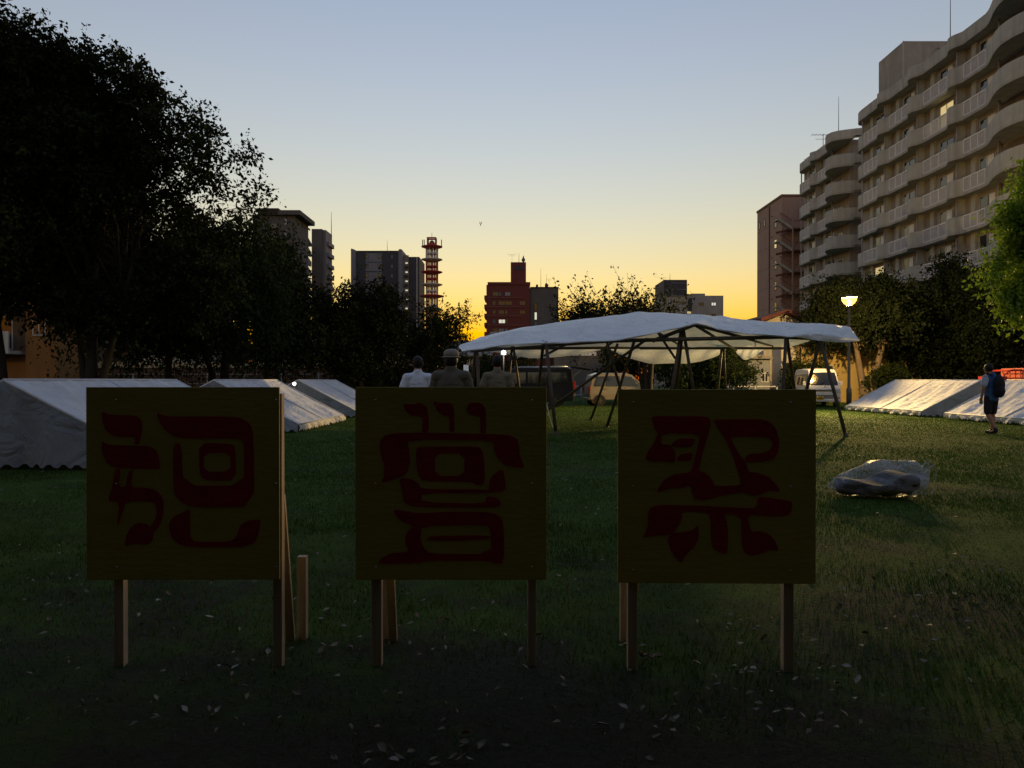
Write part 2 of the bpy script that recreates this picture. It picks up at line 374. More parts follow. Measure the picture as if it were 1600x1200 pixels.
# ------------------------------------------------------------------ ground
def build_ground():
    rr = np.concatenate([np.linspace(0.0, 14, 70), np.geomspace(14.4, 3500, 70)])
    na = 160; ang = np.linspace(0, 2 * np.pi, na, endpoint=False)
    A, Rr = np.meshgrid(ang, rr); X = Rr * np.cos(A); Y = Rr * np.sin(A)
    fall = np.clip(1 - Rr / 45, 0, 1)
    Z = ((vnoise(X, Y, 0.9, 1) - .5) * 0.035 + (vnoise(X, Y, 3.1, 2) - .5) * 0.018) * fall - 0.008 * fall
    v = np.stack([X, Y, Z], -1).reshape(-1, 3)
    i = np.arange(len(rr) - 1)[:, None] * na; j = np.arange(na)[None, :]; j2 = (j + 1) % na
    f = np.stack([i + j, i + j2, i + na + j2, i + na + j], -1).reshape(-1, 4)
    o = npmesh('ground', v, f, 'lawn', smooth=True)
    return tag(o, 'dark lawn with bare soil patches reaching to the houses', kind='structure')
build_ground()

def build_grass():
    rng = np.random.default_rng(3)
    N = 640000
    # denser near the lens, sparser and larger blades further off
    u = rng.random(N); Ya, Yb = 1.6, 46.0; k = 0.55
    Y = (Ya ** k + u * (Yb ** k - Ya ** k)) ** (1 / k)
    X = (rng.random(N) * 2 - 1) * (Y * 0.80 + 1.5)
    m = vnoise(X, Y, 0.45, 5) * .6 + vnoise(X, Y, 1.6, 6) * .4
    near = np.clip((7 - Y) / 5, 0, 1)
    keep = rng.random(N) < np.clip(1.25 - near * 1.2 - (m > .56) * .55, .12, 1)
    X, Y = X[keep], Y[keep]; N = len(X)
    s = 0.75 + Y / 9.0
    h = (0.009 + 0.016 * rng.random(N)) * np.minimum(0.8 + Y / 20, 1.8); w = 0.0032 * s * (0.7 + .8 * rng.random(N))
    a = rng.random(N) * 2 * np.pi; lean = rng.random(N) * 1.8 * h; la = rng.random(N) * 2 * np.pi
    bx, by = np.cos(a) * w, np.sin(a) * w
    v = np.empty((N, 3, 3)); z0 = -0.02
    v[:, 0] = np.stack([X - bx, Y - by, np.full(N, z0)], -1); v[:, 1] = np.stack([X + bx, Y + by, np.full(N, z0)], -1)
    v[:, 2] = np.stack([X + np.cos(la) * lean, Y + np.sin(la) * lean, h], -1)
    f = np.arange(N * 3).reshape(N, 3)
    dry = rng.random(N) < 0.025 + 0.2 * np.clip((7 - Y) / 5, 0, 1)
    for nm, sel, mt, lb in (('grass', ~dry, 'grass_blade', 'short patchy green grass of the lawn'),
                            ('dry_grass', dry, 'straw', 'dry straw coloured grass stalks among the lawn')):
        vv = v[sel].reshape(-1, 3); o = npmesh(nm, vv, np.arange(len(vv)).reshape(-1, 3), mt)
        tag(o, lb, 'grass', kind='stuff')
build_grass()

# ------------------------------------------------------------------ buildings
def window(parent, x0, x1, z0, z1, y, depth=0.06, gl='glass_dark', axis='y', name='window', fr='rail_white', mull=True, fw=0.05):
    """window on a wall facing -Y (axis y) or -X (axis x): frame bars and a pane set inside them"""
    m = MB()
    def bx(m_, a0, a1, b0, b1, d0, d1):
        if axis == 'y': m_.box(a0, a1, y - d1, y - d0, b0, b1)
        else: m_.box(y - d1, y - d0, a0, a1, b0, b1)
    bx(m, x0, x0 + fw, z0, z1, 0, depth); bx(m, x1 - fw, x1, z0, z1, 0, depth)
    bx(m, x0 + fw, x1 - fw, z0, z0 + fw, 0, depth); bx(m, x0 + fw, x1 - fw, z1 - fw, z1, 0, depth)
    if mull: xm = (x0 + x1) / 2; bx(m, xm - fw / 2, xm + fw / 2, z0 + fw, z1 - fw, 0.004, depth + 0.012)
    o = m.build(name, fr, parent)
    g = MB(); bx(g, x0 + fw, x1 - fw, z0 + fw, z1 - fw, 0.006, depth * 0.45)
    p = g.build('pane', gl, None); p.parent = o
    p.data.transform(Matrix.Translation(-wloc(parent)))
    return o

def apartment_wing(label, xb, segs, end_far, y_near, y_far, storeys, seed, lit, body_y0, body_y1, near_round=None):
    """segs: list of (kind, y0, y1, bulge); balcony edge at x = xb - bulge*sin; y increases away from the camera"""
    rnd = random.Random(seed)
    DEP = 0.85; xw = xb + DEP; SH = 2.85; Z0 = 1.2
    root = thing('apartment_block', label, 'building', (xw, (y_near + y_far) / 2, 0))
    org = wloc(root)
    b = MB(); b.box(xw, xw + 11, body_y0, body_y1, 0, Z0 + SH * storeys + 0.02); b.build('wall', 'wall_brown', root)
    def edge(kind, y0, y1, bulge, n=10):
        pts = []
        for i in range(n + 1):
            t = i / n; y = y0 + (y1 - y0) * t
            if kind == 'bump': x = xb - bulge * math.sin(math.pi * t) ** 1.4
            elif kind == 'far_end': x = xb + DEP * (1 - math.sqrt(max(0, 1 - t ** 2.6)))
            elif kind == 'near_end': x = xb - bulge * math.sin(math.pi * min(1, (1 - t) * 0.9)) + (DEP + bulge) * max(0, 1 - t / 0.32) ** 2
            else: x = xb
            pts.append((x, y))
        return pts
    outline = []; pieces = []
    for kind, y0, y1, bl in segs:
        e = edge(kind, y0, y1, bl, 14 if kind != 'rail' else 2); pieces.append((kind, e)); outline += e if not outline else e[1:]
    def strip(pts, z0, z1, th):
        m = MB(); v = []
        for i, (x, y) in enumerate(pts):
            a = Vector(pts[max(i-1,0)]); c = Vector(pts[min(i+1,len(pts)-1)]); t = (c - a).normalized(); nrm = Vector((t.y, -t.x))
            v += [(x, y, z0), (x, y, z1), (x + nrm.x * th, y + nrm.y * th, z1), (x + nrm.x * th, y + nrm.y * th, z0)]
        f = []
        for i in range(len(pts) - 1):
            for k in range(4): f.append((i*4+k, i*4+(k+1) % 4, (i+1)*4+(k+1) % 4, (i+1)*4+k))
        f += [(0, 1, 2, 3), tuple(len(v) - 4 + k for k in (3, 2, 1, 0))]
        return m.add(v, f, False)
    # slab (shared mesh for all storeys)
    n = len(outline); m = MB()
    v = [(x, y, -0.2) for x, y in outline] + [(x, y, 0) for x, y in outline] + [(xw - 0.003, y, -0.2) for x, y in outline] + [(xw - 0.003, y, 0) for x, y in outline]
    f = []
    for i in range(n - 1):
        f += [(i, i+1, n+i+1, n+i), (n+i, n+i+1, 3*n+i+1, 3*n+i), (i, 2*n+i, 2*n+i+1, i+1)]
    m.add(v, f); slab = m.mesh('balcony_slab', 'concrete_dark', (org.x, org.y, 0))
    par = []
    for kind, e in pieces:
        if kind == 'rail': continue
        par.append(strip(e, 0.0, 1.12, 0.12).mesh('balcony_parapet', 'concrete', (org.x, org.y, 0)))
    rails = []
    for kind, e in pieces:
        if kind != 'rail': continue
        y0, y1 = e[0][1], e[-1][1]; m = MB(); m.box(xb + .02, xb + .09, y0 + .02, y1 - .02, 0.02, 0.14)
        nb = int((y1 - y0) / 0.1)
        for i in range(1, nb):
            y = y0 + (y1 - y0) * i / nb; m.box(xb + .045, xb + .07, y - .022, y + .022, .14, 1.05)
        q = MB(); q.box(xb + .01, xb + .1, y0 + .01, y1 - .01, 1.05, 1.13)
        ns = max(2, round((y1 - y0) / 0.95))
        for i in range(ns + 1):
            y = y0 + .04 + (y1 - y0 - .08) * i / ns; q.box(xb + .012, xb + .085, y - .03, y + .03, 0.145, 1.048)
        rails.append((m.mesh('balcony_bars', 'bar_grey', (org.x, org.y, 0)), q.mesh('balcony_railing', 'rail_white', (org.x, org.y, 0)), y0, y1))
    def put(name, me, z, parent=root):
        o = bpy.data.objects.new(name, me); COL.objects.link(o); o.parent = parent; o.location = (0, 0, z); return o
    # partition fins between flats, windows
    fin_me = []; win_spans = []
    for kind, e in pieces:
        if kind == 'bump' and e[-1][1] - e[0][1] < 3:
            yc = (e[0][1] + e[-1][1]) / 2; fin = MB(); fin.box(xb + .25, xw - .004, yc - .05, yc + .05, 0.003, SH - .21); fin_me.append(fin.mesh('partition_screen', 'concrete', (org.x, org.y, 0)))
        if kind == 'rail': win_spans.append((e[0][1], e[-1][1]))
    pil_me = []
    for kind, e in pieces:
        if kind != 'rail' and e[-1][1] - e[0][1] < 3:
            y = e[0][1] - 0.2; pil = MB(); pil.box(xw - .2, xw - .004, y - .3, y + .25, 0.004, SH - .212); pil_me.append(pil.mesh('pillar', 'concrete', (org.x, org.y, 0)))
    for k in range(storeys):
        z = Z0 + SH * k; put('balcony_slab', slab, z)
        for p in par: put('balcony_parapet', p, z + 0.002)
        for bars, rail, y0, y1 in rails:
            r = put('balcony_railing', rail, z); put('railing_bars', bars, 0, r)
        for q in fin_me: put('partition_screen', q, z)
        for q in pil_me: put('pillar', q, z)
        for i, (y0, y1) in enumerate(win_spans):
            yc = (y0 + y1) / 2
            l = (k, i) in lit
            w = window(root, yc - 1.25, yc + 0.55, z + .15, z + 2.32, xw, axis='x', fr='rail_grey', gl='lit_warm' if l else 'glass_dark')
            cu = MB(); y_ = yc - 1.18 + rnd.random() * .2
            if not l and rnd.random() < .75:
                cu.box(xw - .055, xw - .03, y_, y_ + .5 + rnd.random() * .3, z + .22, z + 2.26)
                c = cu.build('curtain', 'curtain', root)
        for kind, e in pieces:
            if kind in ('bump', 'near_end') and e[-1][1] - e[0][1] > 3:
                yc = e[0][1] + (e[-1][1] - e[0][1]) * .72
                window(root, yc - .5, yc + .5, z + 1.0, z + 1.9, xw, axis='x', fr='rail_white')
    zt = Z0 + SH * storeys
    put('roof_slab', slab, zt)
    allp = strip(outline, 0.0, 0.78, 0.14); o = bpy.data.objects.new('roof_parapet', allp.mesh('roof_parapet', 'concrete', (org.x, org.y, 0)))
    COL.objects.link(o); o.parent = root; o.location = (0, 0, zt + .002)
    # drain pipes, one length per storey gap
    for kind, e in pieces:
        if kind == 'rail': continue
        yc = (e[0][1] + e[-1][1]) / 2 if e[-1][1] - e[0][1] < 3 else e[0][1] + (e[-1][1] - e[0][1]) * (.85 if kind != 'far_end' else .5)
        if kind == 'far_end': yc = e[0][1] + .6
        m = MB()
        for k in range(storeys): z = Z0 + SH * k; m.tube([(xb + .2, yc, z + .003), (xb + .2, yc, z + SH - .203)], .075, 8)
        m.build('drain_pipe', 'pipe_grey', root)
    return root, zt

def yagi(root, x, y, z, h=2.0, w=1.6):
    m = MB(); m.tube([(x, y, z), (x, y, z + h)], .035, 6); m.tube([(x - w/2, y, z + h - .1), (x + w/2, y, z + h - .1)], .025, 6)
    for i in range(7): xx = x - w/2 + w * i / 6; m.tube([(xx, y - .35, z + h - .1), (xx, y + .35, z + h - .1)], .018, 5)
    m.tube([(x - w*.35, y, z + h - .6), (x + w*.35, y, z + h - .6)], .022, 6)
    m.build('antenna', 'antenna', root)
def mast(root, x, y, z, h, r=.05):
    m = MB(); m.tube([(x, y, z), (x, y, z + h * .5), (x, y, z + h)], [r, r * .7, r * .35], 6); m.build('mast', 'antenna', root)

w1, zt1 = apartment_wing('long beige apartment block with wavy concrete balconies beside the right edge', 34.0,
    [('bump', 43.5, 51.2, 1.25), ('rail', 51.2, 53.75, 0), ('bump', 53.75, 55.75, .42), ('rail', 55.75, 59.0, 0), ('bump', 59.0, 61.2, .55),
     ('rail', 61.2, 64.3, 0), ('bump', 64.3, 66.4, .42), ('rail', 66.4, 68.9, 0), ('far_end', 68.9, 71.0, 0)],
    True, 43.5, 71.0, 9, 5, {(7, 1), (3, 3)}, 43.5, 70.8)
m = MB(); m.box(38.9, 45.8, 70.82, 75.6, 0.0, 35.0); o = m.build('stair_head', 'wall_brown', w1); o['label'] = 'plain brown lift tower rising above the roof'
m = MB(); m.box(38.85, 38.9, 70.80, 70.95, 27.6, 35.02); m.build('corner_trim', 'concrete', w1)
mast(w1, 37.5, 61.0, zt1 + .02, 8.5); yagi(w1, 38.5, 62.5, zt1 + .02, 3.6, 2.6)
w2, zt2 = apartment_wing('farther beige apartment wing with rounded balcony end, behind the long block', 35.0,
    [('near_end', 74.2, 79.0, 1.2), ('rail', 79.0, 81.5, 0), ('bump', 81.5, 83.4, .5), ('rail', 83.4, 86.0, 0), ('far_end', 86.0, 87.6, 0)],
    True, 74.2, 87.6, 9, 8, set(), 75.62, 87.4)
mast(w2, 36.9, 80.5, zt2 + .02, 6.5); yagi(w2, 36.6, 83.8, zt2 + .02, 3.4, 2.6)
m = MB(); m.box(35.5, 35.56, 79.5, 86.5, zt2 + .8, zt2 + 1.25)
for y in (79.5, 81.8, 84.1, 86.4): m.box(35.5, 35.6, y, y + .1, zt2 + .02, zt2 + 1.28)
m.build('roof_railing', 'rail_white', w2)

def brown_tower():
    r = thing('stair_tower_block', 'brown tiled tower block with steel fire escape stairs', 'building', (42, 100, 0))
    m = MB(); m.box(36, 48, 95, 104.5, 0, 25.8); m.build('wall', 'brown_tile', r)
    m = MB(); m.box(35.985, 36.05, 99.3, 99.75, 0, 25.6); m.build('groove', 'groove_dark', r)
    m = MB(); m.box(35.9, 48.1, 94.9, 104.6, 25.802, 26.1); m.build('roof_edge', 'rust_steel', r)
    for k in range(8):
        z = 2.2 + 2.85 * k
        window(r, 96.7, 97.6, z, z + 1.2, 36.0, axis='x', fr='rust_steel', gl='lit_warm' if k == 6 else 'glass_dark', mull=False)
        v = MB(); v.lathe([(.09, 0), (.09, -.12)], (36.0, 98.5, z + 1.8), 8, 'x'); v.build('vent_cap', 'rust_steel', r)
    for y in (101.2, 103.2): window(r, y, y + .6, 23.2, 24.2, 36.0, axis='x', fr='rust_steel', mull=False)
    for k in range(1, 9):
        m = MB(); m.box(35.99, 36.03, 95.02, 104.4, 2.85 * k - .05, 2.85 * k); m.build('floor_joint', 'rust_steel', r)
    e = thing('fire_escape', 'rust brown zigzag steel fire escape on the tower corner', 'staircase', (36.8, 93.8, 0))
    for k in range(8):
        z = 0.9 + 2.85 * k; zt = z + 1.42; m = MB()
        m.bar((35.0, 93.0, zt), (36.6, 93.0, z + .35), .14, .32); m.build('stringer', 'plaster_white', e)
        m = MB(); m.bar((36.6, 94.4, z + .35), (35.0, 94.4, zt - 2.85 + 1.42), .14, .3); m.build('stringer', 'rust_steel', e)
        m = MB()
        for i in range(7): x = 35.05 + 1.5 * i / 6; zz = zt - (zt - z - .35) * i / 6; m.box(x, x + .24, 93.08, 94.3, zz, zz + .04)
        m.build('treads', 'rust_steel', e)
        m = MB(); m.box(34.6, 35.0, 92.9, 94.5, zt - .06, zt + .1); m.build('landing', 'plaster_white', e)
        m = MB(); m.box(36.6, 38.6, 92.9, 94.9, z + .25, z + .37); m.build('landing', 'rust_steel', e)
        m = MB(); m.bar((35.0, 92.95, zt + .95), (36.6, 92.95, z + 1.3), .07, .07); m.bar((36.6, 92.95, z + 1.3), (38.6, 92.95, z + 1.3), .07, .07)
        for i in range(9): t = i / 8; m.box(35.0 + 1.6 * t - .02, 35.0 + 1.6 * t + .02, 92.93, 92.97, zt - (zt - z - .35) * t, zt + .95 - (zt - z - .35) * t)
        m.build('handrail', 'rust_steel', e)
        m = MB(); m.bar((36.75, 92.95, z - 2.3), (38.3, 92.95, z + .2), .09, .09); m.build('brace', 'rust_steel', e)
    for x in (36.62, 38.5):
        m = MB(); m.box(x - .08, x + .08, 92.78, 92.93, 0, 24.4); m.build('column', 'brown_tile', e)
brown_tower()

def brick_block():
    D = 230.0; s = D / F; X = lambda px: (px - 800) * s; Z = lambda py: CAM_H + (HZ - py) * s
    r = thing('brick_apartment', 'dark red brick apartment block with square roof tower', 'building', (X(795), D, 0))
    m = MB(); m.box(X(760), X(828), D, D + 14, 0, Z(445)); m.build('wall', 'brick_red', r)
    m = MB(); m.box(X(762), X(828.6), D - .3, D + 14, Z(445) + .003, Z(441)); m.build('roof_edge', 'brick_red', r)
    m = MB(); m.box(X(798), X(822), D + 1, D + 9, Z(441) + .003, Z(409)); m.build('roof_tower', 'brick_red', r)
    m = MB(); m.box(X(804), X(817), D + .85, D + 1, Z(421), Z(415)); m.build('tower_panel', 'slate_dark', r)
    m = MB(); m.box(X(828.7), X(873), D + 1.5, D + 16, 0, Z(449)); m.build('side_wing', 'grey_flank', r)
    m = MB(); m.box(X(828.7), X(873.5), D + 1.2, D + 16.3, Z(449) + .003, Z(447.6)); m.build('wing_coping', 'groove_dark', r)
    rnd = random.Random(4)
    for k in range(11):
        z = Z(456) - 2.95 * k - 1.4
        if z < .5: break
        m = MB(); m.box(X(756.5), X(759.95), D + .5, D + 12, z - .9, z + .3); m.build('balcony', 'brick_band', r)
        m = MB(); m.box(X(762), X(818), D - .25, D - .003, z - .75, z - .35); m.build('floor_band', 'brick_band', r)
        for px in (770, 779, 789, 812):
            if rnd.random() < .88:
                g = 'lit_white' if (k, px) == (3, 779) else rnd.choice(['glass_dark', 'slate_grey', 'glass_dark', 'offwhite_block'])
                w = rnd.choice([2.0, 5.0, 4.0]); window(r, X(px), X(px) + w * .45, z, z + 1.35, D, fr='grey_flank', gl=g, depth=.12, fw=.12)
    for i in range(4):
        z = Z(485) - i * 3; window(r, X(835), X(839.5), z, z + 2.6, D + 1.5, fr='groove_dark', gl=('slate_grey', 'slate_grey', 'glass_dark', 'lit_white')[(i + 2) % 4] if i != 1 else 'lit_white', depth=.12, mull=False, fw=.12)
    yagi(r, X(800), D + 3, Z(409), 3.0, 3.2); mast(r, X(811), D + 3, Z(409), 3.4, .09); mast(r, X(846), D + 5, Z(447), 6.5, .09); mast(r, X(855), D + 5, Z(447), 4.5, .08); yagi(r, X(859), D + 5, Z(447), 3, 1.5)
    m = MB(); zc = Z(403); m.lathe([(.1, -1.2), (.12, -1), (.55, -.5), (.6, 0), (.3, .42), (.05, 1.3)], (X(818), D + 3, zc), 10); m.tube([(X(818), D + 3, Z(409)), (X(818), D + 3, zc)], .1, 6); m.build('vent_stack', 'antenna', r)
    for px, h in ((838, .9), (852.5, 1.3)):
        m = MB(); m.box(X(px), X(px) + .5 * h * 1.6, D + 4, D + 5, Z(447.6), Z(447.6) + h); m.lathe([(.3, 0), (.34, .2), (.05, .4)], (X(px) + .4, D + 4.5, Z(447.6) + h), 8); m.build('roof_vent', 'groove_dark', r)
brick_block()

def dark_tower():
    D = 220.0; s = D / F; X = lambda px: (px - 800) * s; Z = lambda py: CAM_H + (HZ - py) * s
    r = thing('office_tower', 'dark slate high-rise with pale fins left of the lattice tower', 'building', (X(590), D, 0))
    m = MB(); m.box(X(556), X(622.5), D + .5, D + 15, 0, Z(393)); m.build('wall', 'slate_dark', r)
    m = MB(); m.prism([(X(548.5), 0), (X(555.9), 0), (X(555.9), Z(391)), (X(550), Z(388.5)), (X(548.5), Z(389))], D, D + 15); m.build('fin', 'slate_grey', r)
    m = MB(); m.prism([(X(622.6), 0), (X(628), 0), (X(628), Z(390)), (X(625), Z(389)), (X(622.6), Z(391))], D, D + 15); m.build('fin', 'slate_grey', r)
    m = MB(); m.box(X(556), X(622.5), D + .35, D + 15, Z(393) + .003, Z(391.6)); m.build('roof_edge', 'groove_dark', r)
    for k in range(13):
        z = Z(410) - 2.95 * k + .3
        m = MB(); m.box(X(571), X(596.5), D + .36, D + .5, z - .1, z + 2.6); m.build('facade_panel', 'slate_grey', r)
        for a, b in ((571, 575.5), (590.5, 595.5)): window(r, X(a), X(b), z + .9, z + 2.2, D + .35, gl='glass_dark', fr='slate_dark', depth=.1, fw=.1, mull=False)
        window(r, X(610), X(614.5), z + .9, z + 2.1, D + .5, gl='slate_grey', fr='slate_dark', depth=.1, fw=.12, mull=False)
    m = MB(); m.box(X(629), X(652.5), D + 4, D + 18, 0, Z(398)); m.build('side_block', 'slate_dark', r)
    m = MB(); m.box(X(628.1), X(636), D + 3.4, D + 3.99, 0, Z(396)); m.build('corridor', 'beige_block', r)
    m = MB(); m.box(X(648.2), X(649.8), D + 3.9, D + 3.99, 0, Z(398.5)); m.build('edge_strip', 'plaster_white', r)
    for k in range(14):
        z = Z(407.5) - 2.85 * k
        m = MB(); m.lathe([(.2, 0), (.42, -.1), (.42, -.32), (.15, -.4)], (X(633), D + 3.3, z), 8); m.build('corridor_lamp', 'lit_white', r)
        m = MB(); m.box(X(630), X(635.6), D + 3.1, D + 3.38, z - 2.0, z - 1.1); m.build('corridor_rail', 'slate_dark', r)
    mast(r, X(600), D + 6, Z(391.6), 4.2, .1)
dark_tower()

def left_apartment():
    D = 180.0; s = D / F; X = lambda px, d=D: (px - 800) * d / F; Z = lambda py, d=D: CAM_H + (HZ - py) * d / F
    r = thing('highrise_apartment', 'grey high-rise with overhanging roof slab and lit corridors above the trees', 'building', (X(450), D, 0))
    m = MB(); m.box(X(395), X(461), D, D + 12, 0, Z(337)); m.build('wall', 'grey_flank', r)
    m = MB(); m.box(X(437), X(471), D - 1.0, D + 12.5, Z(337) + .003, Z(330)); m.build('roof_slab', 'grey_flank', r)
    m = MB(); m.box(X(405), X(436.8), D - .6, D + 12.5, Z(337) + .003, Z(326.5)); m.build('roof_slab', 'groove_dark', r)
    for k in range(15):
        z = Z(352) - 2.9 * k
        m = MB(); m.box(X(424), X(435), D - .9, D - .003, z - .9, z + .15); m.build('balcony', 'beige_block', r)
        window(r, X(445), X(449), z, z + 1.7, D, fr='slate_grey', gl='curtain' if k < 2 else 'glass_dark', depth=.1, fw=.12)
    # receding corridor wing
    p0 = Vector((X(462), D + 2)); p1 = Vector((X(487, 215), 215.0))
    dz = 2.9; top = Z(348, D + 2)
    for k in range(15):
        z = top - dz * k - dz
        if z < 0: break
        m = MB(); m.prism([(p0.x, p0.y), (p1.x, p1.y), (p1.x - .25, p1.y), (p0.x - .25, p0.y)], z, z + 1.2, 'xy'); m.build('corridor_rail', 'beige_block', r)
        m = MB(); m.prism([(p0.x, p0.y), (p1.x, p1.y), (p1.x - 3, p1.y), (p0.x - 3, p0.y)], z - .22, z - .003, 'xy'); m.build('floor_slab', 'offwhite_block', r)
        for t in (.5, .82, .95):
            q = p0.lerp(p1, t); m = MB(); m.lathe([(.15, 0), (.5, -.1), (.5, -.5), (.2, -.7)], (q.x - .9, q.y, z + 2.6), 8); m.build('corridor_lamp', 'lit_white', r)
    m = MB(); m.prism([(p0.x + .3, p0.y), (p1.x + .3, p1.y), (p1.x - 3.2, p1.y), (p0.x - 3.2, p0.y)], top + .003, top + .5, 'xy'); m.build('wing_roof', 'beige_block', r)
    m = MB(); m.prism([(p0.x - 3.02, p0.y), (p1.x - 3.02, p1.y), (p1.x - 9, p1.y), (p0.x - 9, p0.y)], 0, top, 'xy'); m.build('wing_wall', 'grey_flank', r)
    D2 = 216.0
    m = MB(); m.box(X(487.3, D2), X(503.5, D2), D2, D2 + 9, 0, Z(358, D2)); m.build('stair_tower', 'grey_flank', r)
    m = MB(); m.box(X(503.5, D2) + .003, X(507.5, D2), D2 + 1.5, D2 + 9, 0, Z(358, D2)); m.build('tower_side', 'slate_grey', r)
    for k in range(10):
        z = Z(375, D2) - 2.9 * k * 1.15
        m = MB(); m.box(X(507.5, D2) + .003, X(511, D2), D2 + 3, D2 + 9, z - 1.2, z); m.build('balcony', 'slate_grey', r)
    mast(r, X(486.8), D + 20, top, 7.0, .12)
left_apartment()

def comm_tower():
    D = 200.0; s = D / F; X = (675 - 800) * s; Z = lambda py: CAM_H + (HZ - py) * s
    r = thing('lattice_tower', 'red and white banded lattice communication tower with disc platforms', 'tower', (X, D, 0))
    R0 = 9.2 * s
    band = lambda z: 'tower_red' if int((Z(387) - z) // (Z(387) - Z(425)) + .5) % 2 == 0 else 'tower_white'
    n = 10; H = Z(387)
    cuts = [0] + [Z(p) for p in (560, 522, 484, 446, 408)] + [H]
    for c in range(len(cuts) - 1):
        mt = 'tower_white' if (len(cuts) - c) % 2 == 0 else 'tower_red'
        for k in range(n):
            a = 2 * math.pi * k / n; m = MB(); m.tube([(X + R0*math.cos(a), D + R0*math.sin(a), cuts[c]), (X + R0*math.cos(a), D + R0*math.sin(a), cuts[c+1])], .13, 6)
            m.build('upright', mt, r)
    m = MB(); m.tube([(X, D, 0), (X, D, H)], .5, 10); m.build('core', 'tower_white', r)
    for dx in (-.8, .9):
        m = MB(); m.tube([(X + dx, D - .4, 0), (X + dx, D - .4, H)], .2, 8); m.build('cable_riser', 'tower_red', r)
    disc = [(387, 16.5, 'tower_red'), (407, 16.5, 'tower_white'), (426.5, 16.5, 'tower_red'), (446, 16.5, 'tower_white'), (464, 19, 'tower_red'), (484, 16.5, 'tower_white')]
    for py, rr, mt in disc:
        z = Z(py); q = rr * s; m = MB(); m.lathe([(R0 * .8, -.45), (q * .8, -.1), (q, .12), (q, .28), (q * .7, .5), (R0 * .8, .55)], (X, D, z), 24); m.build('platform', mt, r)
    for py, mt in ((397, 'tower_white'), (417.5, 'tower_red'), (436.5, 'tower_red'), (456, 'tower_white')):
        m = MB(); m.lathe([(R0 * .9, -.15), (R0 * 1.04, -.05), (R0 * 1.04, .2), (R0 * .9, .3)], (X, D, Z(py)), 20); m.build('ring', mt, r)
    # head frame
    z0, z1 = H + .5, Z(373); q = 6.3 * s; m = MB()
    for sx in (-1, 1):
        for sy in (-1, 1): m.bar((X + sx*q, D + sy*q, z0), (X + sx*q, D + sy*q, z1), .3)
    for z in (z1, z0 + .4):
        for a, b in (((-1,-1),(1,-1)), ((1,-1),(1,1)), ((1,1),(-1,1)), ((-1,1),(-1,-1))): m.bar((X + a[0]*q, D + a[1]*q, z), (X + b[0]*q, D + b[1]*q, z), .35)
    m.build('head_frame', 'tower_red', r)
    m = MB(); m.lathe([(.2, -.8), (.7, -.4), (.7, .3), (.2, .7)], (X, D, (z0 + z1) / 2 - .2), 12); m.build('beacon', 'antenna', r)
    for dx in (-14.5, -12, 15): m = MB(); m.tube([(X + dx*s, D, H + .3), (X + dx*s, D, H + 2.2)], .14, 6); m.build('whip_aerial', 'antenna', r)
    m = MB(); m.tube([(X, D, z1), (X, D, z1 + 1.6)], .06, 5); m.build('lightning_rod', 'antenna', r)
comm_tower()

def far_right_blocks():
    D = 180.0; s = D / F; X = lambda px: (px - 800) * s; Z = lambda py: CAM_H + (HZ - py) * s
    r = thing('grey_office', 'narrow dark grey office block behind the canopy peak', 'building', (X(1055), D, 0))
    m = MB(); m.box(X(1036), X(1072), D, D + 12, 0, Z(463)); m.build('wall', 'offwhite_block', r)
    m = MB(); m.box(X(1037), X(1073), D - .2, D + 11, Z(463) + .003, Z(437.5)); m.build('upper_storeys', 'slate_dark', r)
    for k in range(4):
        m = MB(); m.box(X(1048), X(1073.1), D - .26, D - .203, Z(443) - k * 1.6, Z(442) - k * 1.6); m.build('louvre', 'slate_grey', r)
    for k in range(6): window(r, X(1064), X(1071), Z(476) - 3 * k, Z(470) - 3 * k, D, fr='slate_grey', gl='glass_dark', depth=.1, fw=.1)
    mast(r, X(1052), D + 4, Z(437.5), 2.2, .08); yagi(r, X(1041), D + 4, Z(437.5), 1.2, 2); 
    r = thing('pale_office', 'low pale grey block with rooftop box, left of the brown tower', 'building', (X(1102), D + 8, 0))
    D += 8; s = D / F
    m = MB(); m.box(X(1073.2), X(1130), D, D + 10, 0, Z(462)); m.build('wall', 'offwhite_block', r)
    m = MB(); m.box(X(1081), X(1103), D + 1, D + 7, Z(462) + .003, Z(458)); m.build('roof_box', 'offwhite_block', r)
    m = MB(); m.box(X(1075), X(1081), D - .1, D - .003, Z(486), Z(466)); m.build('recess', 'slate_dark', r)
    for i, px in enumerate((1092, 1111)):
        for k in range(4): window(r, X(px), X(px) + 1.3, Z(478) - 3 * k, Z(472.5) - 3 * k, D, fr='slate_grey', gl='lit_white' if (i, k) == (1, 0) else 'glass_dark', depth=.1, fw=.1)
    m = MB(); m.box(X(1073.2), X(1079), D - .2, D - .1, Z(490), Z(487)); m.build('lit_window', 'lit_warm', r)
far_right_blocks()

